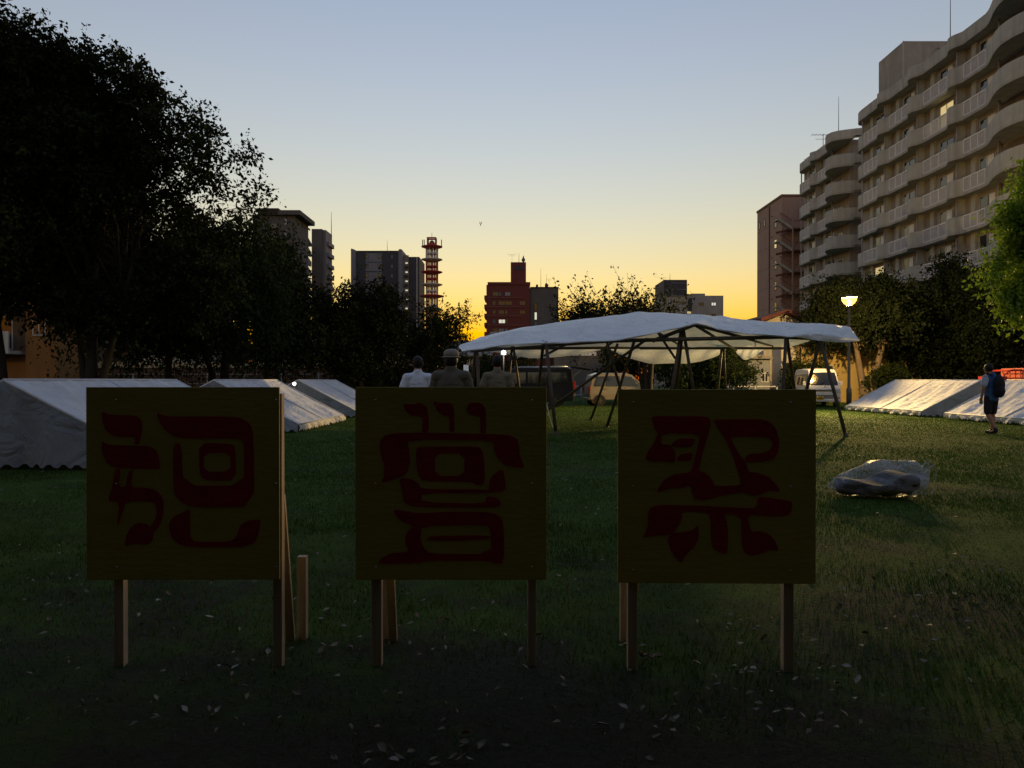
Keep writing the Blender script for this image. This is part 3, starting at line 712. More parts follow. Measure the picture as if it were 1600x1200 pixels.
def orange_lit_building():
    D = 42.0; X = lambda px: (px - 800) * D / F; Z = lambda py: CAM_H + (HZ - py) * D / F
    x1 = X(88)
    r = thing('orange_lit_apartment', 'apartment building behind the big left trees, orange lamplight painted onto it', 'building', (X(40), D, 0))
    m = MB(); m.box(X(-260), X(40), D + .6, D + 14, 0, 20.5); m.build('wall', 'plaster_brown', r)
    m = MB(); m.box(X(40) + .003, x1, D, D + 3.3, 0, 20.5); m.build('end_bay', 'plaster_orange_lit', r)
    m = MB(); m.box(X(-260), X(40), D + .45, D + .597, 0, 2.4); m.build('plinth', 'plaster_orange_lit', r)
    m = MB(); m.box(X(-262), x1 + .15, D - .15, D + 3.5, 20.503, 21.0); m.build('roof_edge', 'concrete', r)
    for k in range(1, 7):
        z = .2 + 2.85 * k
        for a in (-250, -150, -55):
            m = MB(); m.box(X(a), X(a + 85), D - .9, D + .597, z - .2, z); m.box(X(a), X(a + 85), D - .9, D - .8, z + .003, z + 1.1); m.build('balcony', 'concrete', r)
            window(r, X(a + 15), X(a + 65), z + .1, z + 2.1, D + .597, fr='rail_grey', gl='glass_dark')
        window(r, X(52), X(72), z + .9, z + 2.0, D, fr='rail_grey', gl='glass_dark')
orange_lit_building()

def hut():
    D = 44.0; X = lambda px: (px - 800) * D / F; Z = lambda py: CAM_H + (HZ - py) * D / F
    r = thing('gabled_hall', 'pale hall with dark red gable roof rising behind the canopy', 'building', (X(1232), D, 0))
    xa, xc, xb_ = X(1183), X(1224), X(1284); za, zc, zb = Z(501), Z(487.5), Z(507)
    m = MB(); m.prism([(xa + .4, 0), (xb_ - .4, 0), (xb_ - .4, zb - .1), (xc, zc - .15), (xa + .4, za - .1)], D, D + 12); m.build('wall', 'plaster_white', r)
    for p, q in (((xa, za), (xc, zc)), ((xc, zc), (xb_, zb))):
        m = MB(); m.prism([(p[0], p[1] - .12), (q[0], q[1] - .12), (q[0], q[1] + .12), (p[0], p[1] + .12)], D - .7, D + 12.5); m.build('roof', 'roof_red', r)
    m = MB()
    for i in range(4): m.box(X(1219), X(1226), D - .06, D - .005, Z(496.5) + .09 * i, Z(496.5) + .09 * i + .05)
    m.build('gable_vent', 'groove_dark', r)
    m = MB(); m.box(X(1206), X(1246), D - 1.5, D - .003, 0, Z(534)); m.build('porch_wall', 'plaster_white', r)
    m = MB(); m.box(X(1214), X(1224), D - 1.56, D - 1.503, 0, 2.1); o = m.build('door', 'groove_dark', r)
    m = MB(); m.box(X(1212), X(1229), D - 2.1, D - 1.503, 2.25, 2.33); m.build('door_canopy', 'wood_brown', r)
    m = MB(); m.box(X(1230), X(1236), D - 1.62, D - 1.503, .5, 1.6); m.build('meter_box', 'slate_grey', r)
    r = thing('yellow_annex', 'long yellow plastered building with low grey roof behind the white van', 'building', (X(1345), D - 2, 0))
    D2 = 42.0; X2 = lambda px: (px - 800) * D2 / F
    m = MB(); m.box(X2(1248), X2(1452), D2, D2 + 8, 0, 3.72); m.build('wall', 'plaster_yellow', r)
    m = MB(); m.prism([(D2 - .6, 3.45), (D2 - .6, 3.72), (D2 + 4, 5.0), (D2 + 8.5, 3.72), (D2 + 8.5, 3.45), (D2 + 4, 4.75)], X2(1240), X2(1458), 'yz'); m.build('roof', 'roof_grey', r)
    for px in (1268, 1392): window(r, X2(px), X2(px + 34), 1.0, 2.2, D2, fr='rail_grey', gl='glass_dark')
    m = MB(); m.tube([(X2(1249.5), D2 - .08, 0), (X2(1249.5), D2 - .08, 3.4)], .05, 8); m.build('downpipe', 'wood_brown', r)
    r = thing('blue_shed', 'small blue grey metal shed beside the pale hall', 'shed', (X(1188), 41, 0))
    D3 = 41.0; X3 = lambda px: (px - 800) * D3 / F
    m = MB(); m.box(X3(1168), X3(1203), D3, D3 + 3, 0, 2.55); m.build('wall', 'siding_blue', r)
    m = MB(); m.prism([(X3(1166), 2.553), (X3(1205), 2.553), (X3(1205), 2.66), (X3(1166), 2.9)], D3 - .3, D3 + 3.2); m.build('roof', 'roof_grey', r)
    for i in range(9):
        x = X3(1169) + (X3(1202) - X3(1169)) * i / 8; m = MB(); m.box(x - .02, x + .02, D3 - .025, D3 - .003, 0, 2.5); m.build('rib', 'siding_blue', r)
    window(r, X3(1189), X3(1200), 1.2, 1.75, D3, fr='rail_grey', gl='glass_dark')
hut()

def back_wall():
    D = 46.0; X = lambda px: (px - 800) * D / F
    r = thing('boundary_wall', 'brown boundary wall with cream coping behind the row of tents', 'wall', (X(430), D, 0))
    n = 12; xs = np.linspace(X(150), X(735), n + 1)
    for i in range(n):
        m = MB(); m.box(xs[i] + .02, xs[i+1] - .02, D, D + .18, 0, 2.12); m.build('wall_panel', 'wood_brown', r)
        m = MB(); m.box(xs[i] + .01, xs[i+1] - .01, D - .05, D + .25, 2.123, 2.5); m.build('coping', 'plaster_cream', r)
    r = thing('chain_fence', 'thin wire fence with steel posts in front of the brown wall', 'fence', (X(430), D - 2.5, 0))
    y = D - 2.5
    for px in range(150, 740, 58):
        x = (px - 800) * y / F; m = MB(); m.tube([(x, y, 0), (x, y, 1.75)], .035, 6); m.build('post', 'fence_wire', r)
    for z in (.5, 1.1, 1.68):
        m = MB(); m.tube([((150 - 800) * y / F, y, z), ((735 - 800) * y / F, y, z)], .022, 6); m.build('rail', 'fence_wire', r)
    for (a, b, h, d, nm, lb, mw, mr) in ((455, 515, 3.9, 52, 'low_house', 'low pale house glimpsed under the trees behind the brown wall', 'plaster_white', 'roof_grey'),
                                 (568, 628, 4.0, 54, 'low_house', 'white low house between the dark trees, near the slate high-rise', 'plaster_white', 'roof_grey'),
                                 (690, 765, 4.0, 56, 'low_house', 'low dark roofed house behind the canopy and the standing people', 'plaster_brown', 'roof_grey'),
                                 (770, 872, 5.0, 60, 'low_house', 'dark reddish house seen under the canopy, left of the navy van', 'brick_red', 'roof_grey'),
                                 (866, 960, 5.2, 58, 'low_house', 'grey house seen under the canopy above the beige wagon', 'grey_flank', 'roof_grey'),
                                 (170, 330, 4.4, 53, 'low_house', 'long low grey house behind the largest tree trunk', 'siding_blue', 'roof_grey')):
        q = thing(nm, lb, 'building', ((a + b - 1600) / 2 / F * d, d, 0)); x0, x1 = (a - 800) * d / F, (b - 800) * d / F
        m = MB(); m.box(x0, x1, d, d + 6, 0, h - .7); m.build('wall', mw, q)
        m = MB(); m.prism([(d - .5, h - .7), (d + 3, h + .6), (d + 6.5, h - .7), (d + 6.5, h - .85), (d + 3, h + .4), (d - .5, h - .85)], x0 - .3, x1 + .3, 'yz'); m.build('roof', mr, q)
        window(q, x0 + (x1 - x0) * .3, x0 + (x1 - x0) * .7, h - 1.9, h - 1.0, d, fr='rail_grey', gl='curtain')
back_wall()

def pipe_rail():
    y = 38.6; X = lambda px: (px - 800) * y / F
    r = thing('guard_rail', 'low grey pipe guard rail along the far edge of the lawn', 'railing', (X(1030), y, 0))
    for px in range(840, 1215, 34): m = MB(); m.tube([(X(px), y, 0), (X(px), y, .95)], .035, 6); m.build('post', 'rail_grey', r)
    for z in (.5, .97): m = MB(); m.tube([(X(838), y, z), (X(1212), y, z)], .04, 6); m.build('rail', 'rail_grey', r)
pipe_rail()

# ------------------------------------------------------------------ trees
def make_tree(name, label, base, trunk_top, r0, lobes, clumps, shoots, leaves, leaf, L=0.9, grav=0.15, up=0.25, lmat='leaf_dark', bmat='bark',
              seed=1, group=None, limbs=26, lean=(0, 0), stems=None, twigs=0, cat='tree', csig=0.34, inner=0.35):
    """lobes: (x, y, z, rx, ry, rz) world. Trunk(s) + limbs in one wood mesh (trunk), leaf faces along shoots (crown)"""
    rng = np.random.default_rng(seed); base = Vector(base)
    root = thing(name, label, cat, base, group=group)
    lob = np.array(lobes, float); vol = lob[:, 3] * lob[:, 4] * lob[:, 5]; pr = vol ** .8 / (vol ** .8).sum()
    # clumps, biased to the shell of each lobe
    ci = rng.choice(len(lob), clumps, p=pr); u = rng.normal(size=(clumps, 3)); u /= np.linalg.norm(u, axis=1)[:, None]
    rad = (inner + (1 - inner) * rng.random(clumps) ** .55)
    C = lob[ci, :3] + u * rad[:, None] * lob[ci, 3:]
    # shoots
    si = rng.integers(0, clumps, shoots); st = C[si] + rng.normal(size=(shoots, 3)) * csig
    d = u[si] * .8 + rng.normal(size=(shoots, 3)) * .55 + np.array([0, 0, up]); d /= np.linalg.norm(d, axis=1)[:, None]
    ln = L * (.5 + rng.random(shoots) * .9)
    t = rng.random((shoots, leaves)) ** .8
    pos = st[:, None] + d[:, None] * (ln[:, None] * t)[..., None]; pos[..., 2] -= grav * ln[:, None] * (t ** 2) * 2
    pos += rng.normal(size=pos.shape) * leaf * .55
    N = shoots * leaves; pos = pos.reshape(N, 3)
    ax = np.repeat(d, leaves, 0) * .5 + rng.normal(size=(N, 3)) * .7 + np.array([0, 0, -.35 - grav * 1.2]); ax /= np.linalg.norm(ax, axis=1)[:, None]
    sd = np.cross(ax, rng.normal(size=(N, 3))); sd /= np.linalg.norm(sd, axis=1)[:, None] + 1e-9
    l = leaf * (.45 + 1.1 * rng.random(N))[:, None]; w = l * .27
    v = np.empty((N, 4, 3)); v[:, 0] = pos; v[:, 1] = pos + ax * l * .45 + sd * w; v[:, 2] = pos + ax * l; v[:, 3] = pos + ax * l * .45 - sd * w
    v[..., 2] = np.maximum(v[..., 2], 0.03)
    b = np.array(base)
    npmesh('crown', (v - b).reshape(-1, 3), np.arange(N * 4).reshape(N, 4), lmat, root)
    # wood
    mb = MB(); tops = []
    stems = stems or [(0, 0, trunk_top, r0)]
    for sx, sy, hz, rr in stems:
        n = 7; pts = []; rads = []
        for i in range(n):
            q = i / (n - 1); pts.append(base + Vector((lean[0] * q * q + sx * q + math.sin(q * 4 + seed) * .1 * q, lean[1] * q * q + sy * q + math.cos(q * 5 + seed) * .1 * q, -0.15 + (hz + .15) * q)))
            rads.append(rr * (1.35 - .55 * min(1, q * 4) if q < .25 else .8 - .45 * q))
        mb.tube(pts, rads, 10); tops.append((pts, rads))
    order = rng.permutation(clumps)[:limbs]
    for k in order:
        pts, rads = tops[int(rng.integers(0, len(tops)))]; e = Vector(C[k])
        j = int(rng.integers(4, 7)); s0 = pts[j]; r_ = max(.018, rads[j] * (.25 + .3 * rng.random()))
        mid = s0.lerp(e, .5) + Vector((rng.normal() * .3, rng.normal() * .3, .12 * (e - s0).length + rng.normal() * .2))
        q1 = s0.lerp(mid, .5) + Vector((0, 0, .05)); q2 = mid.lerp(e, .5)
        mb.tube([s0, q1, mid, q2, e], [r_, r_ * .8, r_ * .6, r_ * .4, r_ * .18], 6)
        for _ in range(3):
            t_ = rng.random() * .7 + .25; a = mid.lerp(e, t_); e2 = a + Vector((rng.normal(), rng.normal(), rng.normal() * .6 + .2)).normalized() * (L * .9)
            mb.tube([a, a.lerp(e2, .5) + Vector((0, 0, .05)), e2], [r_ * .28, r_ * .18, r_ * .06], 4)
    for k in range(twigs):
        a = Vector(st[k]); dd = Vector(d[k]); a = Vector(C[si[k]]) ; e = Vector(st[k]) + dd * ln[k]; e.z -= grav * ln[k] * 2; mm = a + dd * ln[k] * .5; mm.z -= grav * ln[k] * .5
        mb.tube([a, mm, e], [.012, .009, .005], 3)
    mb.build('trunk', bmat, root)
    return root

def lobe(px, py, D, rx, rz, ry=None):
    p = P(px, py, D); return (p.x, p.y, p.z, rx, ry or rx, rz)

# big trees at the left edge
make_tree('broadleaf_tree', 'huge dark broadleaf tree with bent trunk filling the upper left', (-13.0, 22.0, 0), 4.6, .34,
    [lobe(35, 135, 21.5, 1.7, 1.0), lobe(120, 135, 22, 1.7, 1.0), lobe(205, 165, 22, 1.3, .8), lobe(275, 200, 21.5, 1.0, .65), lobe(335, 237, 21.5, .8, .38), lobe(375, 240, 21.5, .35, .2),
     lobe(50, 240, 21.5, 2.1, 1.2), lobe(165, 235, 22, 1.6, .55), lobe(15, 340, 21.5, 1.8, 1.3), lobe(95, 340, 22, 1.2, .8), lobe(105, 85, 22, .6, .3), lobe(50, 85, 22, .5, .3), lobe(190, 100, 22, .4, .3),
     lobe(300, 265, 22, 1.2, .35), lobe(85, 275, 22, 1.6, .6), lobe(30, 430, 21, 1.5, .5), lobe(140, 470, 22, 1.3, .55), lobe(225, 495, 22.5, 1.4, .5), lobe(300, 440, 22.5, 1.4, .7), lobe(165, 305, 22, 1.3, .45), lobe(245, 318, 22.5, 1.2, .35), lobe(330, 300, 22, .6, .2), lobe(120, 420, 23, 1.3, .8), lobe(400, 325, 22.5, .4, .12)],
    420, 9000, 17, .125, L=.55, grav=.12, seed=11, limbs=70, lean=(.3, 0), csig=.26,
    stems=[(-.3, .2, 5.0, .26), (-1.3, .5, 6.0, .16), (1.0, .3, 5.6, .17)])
make_tree('broadleaf_tree', 'dark tree with straight trunk at the left edge, before the orange-lit building', (-15.3, 21.3, 0), 4.2, .27,
    [lobe(-30, 80, 20.5, .9, .8), lobe(-70, 200, 20.5, 1.9, 2.0), lobe(-20, 400, 20.5, 1.6, .9), lobe(0, 25, 20.5, .3, .4)],
    150, 2600, 16, .135, L=.6, grav=.12, seed=12, limbs=30, lean=(-.3, 0))
make_tree('broadleaf_tree', 'dark low branching tree behind the nearest left tent', (-12.6, 26, 0), 4.0, .2,
    [lobe(110, 400, 26, 1.3, 1.0), lobe(180, 395, 26, 1.7, .9), lobe(260, 400, 26, 1.6, .9), lobe(200, 470, 26, 2.0, 1.1), lobe(290, 490, 26, 1.6, 1.0), lobe(330, 380, 26, 1.0, .6), lobe(180, 528, 26, 1.2, .4)],
    200, 3600, 16, .13, L=.6, grav=.2, seed=24, limbs=40)
make_tree('willow_tree', 'drooping willow like tree with hanging fine foliage behind the tents', (-11.8, 29, 0), 5.5, .26,
    [lobe(320, 400, 28.5, 1.8, 1.4), lobe(250, 420, 29, 1.9, 1.4), lobe(370, 420, 28, 1.3, 1.3), lobe(190, 440, 29, 1.6, 1.3), lobe(385, 365, 28, .7, .5)],
    190, 4600, 20, .13, L=1.5, grav=.75, up=.1, lmat='leaf_mid', seed=13, limbs=40, stems=[(.2, 0, 5.6, .24), (-1.6, .3, 5.2, .18)])
make_tree('broadleaf_tree', 'wide low tree in front of the grey high-rise', (-12.4, 36, 0), 4.2, .2,
    [lobe(425, 450, 36, 1.3, 1.3), lobe(465, 490, 36.5, 1.5, 1.2), lobe(420, 530, 36, 2.0, 1.1), lobe(495, 535, 36, 1.2, 1.0), lobe(430, 400, 36.5, .6, .6)],
    150, 2700, 15, .15, L=.7, grav=.15, seed=14, limbs=30)
make_tree('broadleaf_tree', 'round dark tree in front of the slate high-rise', (-8.1, 38, 0), 3.8, .2,
    [lobe(575, 490, 38, 1.5, 1.2), lobe(545, 515, 38, 1.4, 1.2), lobe(598, 525, 38, 1.2, 1.1), lobe(560, 555, 38, 1.8, .7), lobe(530, 460, 38, .35, .4), lobe(590, 462, 38, .6, .5)],
    140, 2500, 15, .15, L=.75, grav=.15, seed=15, limbs=140, twigs=200)
make_tree('broadleaf_tree', 'small tree with wispy side branches below the lattice tower', (-4.4, 40, 0), 3.2, .16,
    [lobe(672, 525, 40, .8, 1.0), lobe(665, 555, 40, 1.0, .7), lobe(695, 525, 40, .55, .6), lobe(680, 492, 40, .5, .25), lobe(716, 500, 40, .35, .2), lobe(718, 522, 40, .35, .2)],
    80, 1000, 13, .14, L=1.0, grav=.05, up=.25, seed=16, limbs=80, twigs=600)
make_tree('broadleaf_tree', 'tree with upright twigs rising behind the white canopy', (5.85, 30.5, 0), 5.0, .21,
    [lobe(905, 500, 30.5, .6, .3), lobe(945, 500, 30.5, .7, .3), lobe(1000, 495, 30.5, .8, .35), lobe(1035, 502, 30.5, .5, .25), lobe(960, 520, 30.5, 1.7, .3)],
    80, 1100, 13, .12, L=.9, grav=-.08, up=.55, seed=17, limbs=80, twigs=700, stems=[(-.35, 0, 4.0, .17), (.25, .1, 4.1, .2), (-.8, .2, 3.9, .11)])
# right side
make_tree('broadleaf_tree', 'spreading dark tree with forked pale trunk beside the street lamp', (19.5, 39.0, 0), 3.6, .3,
    [lobe(1320, 490, 40, 1.6, 1.25), lobe(1375, 478, 40, 1.6, 1.35), lobe(1290, 462, 40.5, .7, .45), lobe(1360, 505, 39, 2.0, .5), lobe(1278, 475, 40, .4, .35), lobe(1415, 482, 40.5, 1.0, .8), lobe(1300, 508, 40, 1.0, .4)],
    200, 4200, 15, .15, L=.75, grav=.12, lmat='leaf_dark', bmat='bark_pale', seed=18, limbs=40, stems=[(-1.0, 0, 4.4, .26), (1.1, .2, 4.6, .28)])
make_tree('conifer_tree', 'dense dark conical evergreen in front of the wavy balconies', (25.2, 41, 0), 7.4, .3,
    [lobe(1487, 388, 41, .2, .4), lobe(1487, 420, 41, .55, .7), lobe(1484, 455, 41, 1.0, .9), lobe(1480, 500, 41, 1.8, 1.2), lobe(1475, 548, 41, 2.5, 1.0)],
    210, 4200, 15, .145, L=.65, grav=.25, seed=19, limbs=40)
make_tree('broadleaf_tree', 'dense dark tree behind the walking man', (28.6, 38, 0), 4.5, .3,
    [lobe(1560, 485, 38, 2.1, 2.0), lobe(1590, 545, 38, 2.2, 1.3), lobe(1625, 450, 38, 2.2, 2.2), lobe(1530, 550, 38.5, 1.9, 1.0)],
    150, 3000, 15, .15, L=.75, grav=.15, seed=20, limbs=30)
make_tree('broadleaf_tree', 'dark tree under the canopy roof, between the beige wagon and the shrubs', (6.9, 41, 0), 3.0, .18,
    [lobe(985, 555, 41, 1.2, .9), lobe(1030, 550, 41, 1.3, 1.0), lobe(1085, 555, 42, 1.4, .8), lobe(960, 575, 41, .9, .7), lobe(1140, 552, 42, 1.0, .8)],
    90, 1600, 14, .15, L=.6, grav=.15, seed=23, limbs=20)
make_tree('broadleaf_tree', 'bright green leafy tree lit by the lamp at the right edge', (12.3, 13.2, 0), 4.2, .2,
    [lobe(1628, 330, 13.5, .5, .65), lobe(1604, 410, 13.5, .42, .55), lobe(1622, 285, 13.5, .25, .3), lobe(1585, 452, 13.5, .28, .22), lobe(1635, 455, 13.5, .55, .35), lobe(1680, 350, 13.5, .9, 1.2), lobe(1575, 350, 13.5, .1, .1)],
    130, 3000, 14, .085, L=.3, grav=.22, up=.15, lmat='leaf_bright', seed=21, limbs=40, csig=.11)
# shrubs
for i, (px, py, D, rx, rz, lb, nm) in enumerate(((1075, 575, 37, 1.5, 1.2, 'round green shrub behind the guard rail, under the middle tarp fold', 'shrub'),
        (1130, 572, 36.8, 1.6, 1.3, 'large green shrub behind the guard rail, beside the blue shed', 'shrub'),
        (1258, 583, 40, .9, .9, 'clipped shrub between the white van and the yellow building', 'shrub'),
        (1385, 592, 39, .9, .6, 'low dark shrub at the foot of the forked tree', 'shrub'),
        (735, 580, 41, 1.6, .9, 'wide low shrub behind the three standing people', 'shrub'), (800, 578, 40, 1.3, .9, 'dark shrub behind the navy van', 'shrub'),
        (600, 590, 42, 2.4, .8, 'long dark hedge behind the farthest left tent', 'hedge'))):
    p = P(px, py, D); z = p.z
    make_tree(nm, lb, (p.x, D, 0), max(.3, z - .2), .06, [(p.x, D, max(z, .8), rx, rx * .8, max(rz, .7)), (p.x + rx * .5, D, max(z - .3, .6), rx * .6, rx * .6, .6), (p.x - rx * .55, D, max(z - .35, .6), rx * .6, rx * .6, .6)],
              50, 800, 13, .12, L=.45, grav=.1, lmat='leaf_mid', seed=40 + i, limbs=12, cat='shrub', csig=.2)
# unseen trees added behind the camera to shade the near lawn and sign faces
for i, (x, y, hh) in enumerate(((-4.5, -3.0, 4.6), (3.6, -3.6, 4.8), (-9.5, -2.0, 4.4), (9.5, -3.0, 4.6), (-.5, -7.5, 5.0), (7, -9, 5), (-7, -9, 5))):
    make_tree('unseen_shade_tree', ['unseen dense tree added behind the viewer for shade, %s' % s for s in ('left of the signs', 'right of the signs', 'farther left', 'farther right', 'straight back', 'back right', 'back left')][i],
              (x, y, 0), hh, .3, [(x, y + .8, hh + 1.6, 3.4, 3.0, 2.2), (x, y - 1.0, hh - 1.4, 3.2, 1.6, 2.6), (x + 1.2, y + 1.4, hh + .9, 2.4, 2.2, 1.3), (x - 1.5, y - .6, 1.7, 2.6, 1.4, 1.7), (x + 1.5, y - 1, 1.7, 2.6, 1.4, 1.7)],
              160, 1400, 12, .44, L=.9, grav=.1, lmat='leaf_shade', seed=60 + i, limbs=10, csig=.5)

# ------------------------------------------------------------------ painted sign boards
S1 = ((131, 100, 1131, 1126), [
 ([(545,245),(580,265),(640,272),(960,270),(1040,280),(1090,310),(1112,370),(1115,800),(820,802),(740,795),(690,770),(655,735),(640,690),(640,425),(690,430),(697,675),(1055,675),(1055,440),(1045,415),(1015,400),(700,400),(640,385),(590,345),(555,295)], None),
 ([(790,425),(985,430),(1005,455),(1010,645),(840,645),(805,625),(795,590)], [(820,482),(975,482),(978,592),(820,595)]),
 ([(740,805),(738,960),(745,985),(770,1003),(960,1003),(1000,985),(1015,960),(1030,910),(1070,880),(1155,870),(1145,920),(1135,980),(1105,1015),(1040,1035),(740,1035),(670,1015),(625,970),(612,900),(640,855),(690,835)], None),
 ([(222,240),(270,262),(420,265),(455,290),(462,340),(450,400),(440,432),(415,432),(420,400),(410,390),(300,388),(255,360),(228,310)], None),
 ([(222,410),(260,436),(430,442),(500,442),(545,470),(562,530),(562,580),(500,575),(300,570),(250,540),(225,480)], None),
 ([(300,575),(335,578),(320,680),(365,683),(375,600),(400,580),(405,590),(390,685),(480,685),(540,700),(575,740),(585,790),(575,860),(560,910),(530,945),(500,920),(530,880),(545,840),(535,780),(500,765),(360,768),(345,830),(320,905),(312,905),(325,770),(262,765),(265,735),(285,680)], None),
 ([(355,1030),(360,980),(385,925),(430,890),(490,900),(525,945),(520,990),(490,1020),(430,1012),(385,1018)], None)])
S2 = ((85, 89, 1026, 1024), [
 ([(340,178),(380,180),(440,172),(470,195),(478,240),(480,328),(440,328),(450,260),(430,240),(385,240),(355,215)], None),
 ([(500,160),(530,172),(600,172),(615,200),(618,328),(590,328),(592,245),(560,238),(525,215)], None),
 ([(680,200),(700,170),(760,172),(785,200),(788,333),(755,333),(758,245),(720,240),(690,225)], None),
 ([(215,380),(235,350),(290,332),(470,330),(900,340),(950,360),(965,400),(965,450),(995,515),(950,515),(890,505),(850,470),(830,420),(825,370),(365,365),(375,430),(380,500),(355,555),(300,575),(222,598),(240,560),(240,500),(220,440)], None),
 ([(410,420),(430,405),(740,402),(765,420),(778,480),(780,600),(740,610),(700,590),(450,588),(425,560),(415,510)], [(512,440),(670,440),(672,560),(512,560)]),
 ([(320,572),(380,575),(425,600),(440,630),(780,632),(800,640),(805,600),(810,570),(850,535),(880,525),(890,600),(892,640),(790,650),(440,650),(440,700),(780,708),(790,665),(850,680),(865,700),(860,722),(790,728),(400,725),(345,700),(335,640)], None),
 ([(290,738),(340,745),(430,760),(560,750),(780,750),(850,765),(880,800),(885,1025),(820,1025),(815,1010),(470,1010),(420,1022),(205,1028),(225,995),(280,970),(350,965),(370,960),(350,910),(360,860),(400,825),(330,800),(300,765)], [(440,825),(780,820),(812,840),(815,975),(490,975),(450,940),(435,890)]),
 ([(460,895),(500,878),(808,875),(808,895),(620,905),(490,903)], None)])
S3 = ((90, 88, 1055, 1037), [
 ([(270,230),(400,232),(560,232),(585,250),(580,300),(550,400),(530,480),(520,520),(560,535),(600,580),(605,605),(750,600),(740,560),(700,430),(660,350),(620,290),(600,250),(640,250),(820,245),(890,255),(935,300),(950,360),(945,420),(920,460),(870,472),(780,478),(765,460),(790,430),(860,430),(905,410),(915,375),(895,345),(840,340),(690,340),(700,370),(740,440),(775,480),(785,530),(830,530),(890,550),(930,590),(958,635),(900,625),(850,650),(800,655),(760,635),(640,655),(590,672),(540,680),(500,675),(485,640),(480,600),(430,615),(370,615),(300,640),(310,610),(340,570),(390,540),(480,532),(495,480),(515,400),(530,325),(330,322),(315,380),(370,385),(395,420),(398,460),(385,485),(340,470),(270,475),(235,460),(250,420),(280,380),(305,320),(285,300),(275,265)], None),
 ([(370,390),(400,358),(440,350),(505,350),(495,380),(470,398),(400,395)], None),
 ([(400,470),(420,435),(460,428),(490,428),(480,472)], None),
 ([(250,750),(265,720),(310,705),(500,708),(760,720),(830,720),(838,660),(900,665),(1000,680),(1018,690),(1015,740),(990,762),(900,765),(780,755),(800,850),(850,843),(900,860),(930,900),(948,950),(900,942),(850,965),(800,975),(765,960),(750,910),(750,760),(650,755),(670,780),(678,850),(675,970),(640,960),(600,940),(588,900),(585,760),(560,745),(430,738),(430,790),(400,840),(370,865),(300,870),(220,882),(240,850),(255,800)], None),
 ([(520,810),(522,880),(500,930),(450,975),(430,1018),(400,990),(370,940),(355,890),(380,855),(440,850),(490,840)], None)])

def sign(label, x0, w, y, rz, strokes, posts, stakes, braces, z0=.40, h=.888):
    """x0: left edge at the board front; posts at local x; the board is 12 mm plywood on square posts"""
    r = thing('sign_board', label, 'sign', (x0 + w / 2, y, 0), rz)
    m = MB(); m.box(-w/2, w/2, 0, .012, z0, z0 + h); m.build('panel', 'sign_yellow', r, False, bevel=.0015)
    (ox, oy, sw, sh), polys = strokes
    for outer, hole in polys:
        conv = lambda q: ((q[0] - ox) / sw * w - w / 2, z0 + h - (q[1] - oy) / sh * h)
        def chaikin(pts):
            o = []
            for i, p in enumerate(pts):
                n_ = pts[(i + 1) % len(pts)]; o += [(p[0]*.8 + n_[0]*.2, p[1]*.8 + n_[1]*.2), (p[0]*.2 + n_[0]*.8, p[1]*.2 + n_[1]*.8)]
            return o
        loops = [[conv(q) for q in chaikin(outer)]] + ([[conv(q) for q in chaikin(hole)]] if hole else [])
        tri = geometry.tessellate_polygon([[Vector((a, b, 0)) for a, b in lp] for lp in loops])
        pts = [p for lp in loops for p in lp]; n_ = len(pts)
        mb = MB(); fr = -.0016
        v = [(a, fr, b) for a, b in pts] + [(a, -.0004, b) for a, b in pts]
        f = [tuple(t) for t in tri]; k = 0
        for lp in loops:
            for i in range(len(lp)): a, b = k + i, k + (i + 1) % len(lp); f.append((a, b, b + n_, a + n_))
            k += len(lp)
        mb.add(v, f); mb.build('brush_stroke', 'sign_red', r, False)
    for px, pw in posts:
        m = MB(); m.box(px - pw/2, px + pw/2, .014, .014 + .042, -.12, z0 + h - .03); m.build('post', 'timber', r, False, bevel=.002)
        for zz in (z0 + .06, z0 + h * .5, z0 + h - .06):
            m = MB(); m.lathe([(.001, -.004), (.0045, -.0035), (.005, 0)], (px, 0, zz), 8, 'y'); m.build('nail', 'chrome', r, False)
    for sx, sw_, sy, top in stakes:
        m = MB(); m.box(sx - sw_/2, sx + sw_/2, sy, sy + .045, -.12, top); m.build('stake', 'timber', r, False, bevel=.002)
    for a, b in braces:
        m = MB(); m.bar(a, b, .042, .03); m.build('brace', 'timber', r, False, bevel=.002)
    return r
sx = lambda px, D: (px - 800) / F * D
D0 = 3.27
w = sx(436, D0) - sx(135, D0); c = sx(285.5, D0)
sign('yellow board with two red characters, farthest left of the signs', sx(135, D0), w, D0, R(.4), S1,
     [(sx(182, D0) - c, .044), (sx(431, D0) - c, .042)], [(sx(468, 3.6) - c, .046, .36, .415)], [((sx(434, 3.3) - c, .062, .78), (sx(452, 3.58) - c, .335, .0))])
w = sx(854, D0) - sx(555, D0); c = sx(704.5, D0)
sign('yellow board with one tall stacked red character, middle of the signs', sx(555, D0), w, D0, R(0), S2,
     [(sx(587, D0) - c, .046), (sx(831.5, D0) - c, .038)], [(sx(603, 3.62) - c, .06, .37, .36)], [((sx(600, 3.3) - c, .062, .95), (sx(614, 3.6) - c, .33, .0))])
D3 = 3.24; w = sx(1274, D3) - sx(966, D3); c = sx(1120, D3)
sign('yellow board with red peaked character, nearest the plastic bag', sx(966, D3), w, D3, R(-1.2), S3,
     [(sx(990, D3) - c, .044), (sx(1234, D3) - c, .046)], [(sx(976, 3.6) - c, .05, .37, .36)], [((sx(1000, 3.3) - c, .062, .9), (sx(985, 3.55) - c, .33, .0))], z0=.392, h=.886)

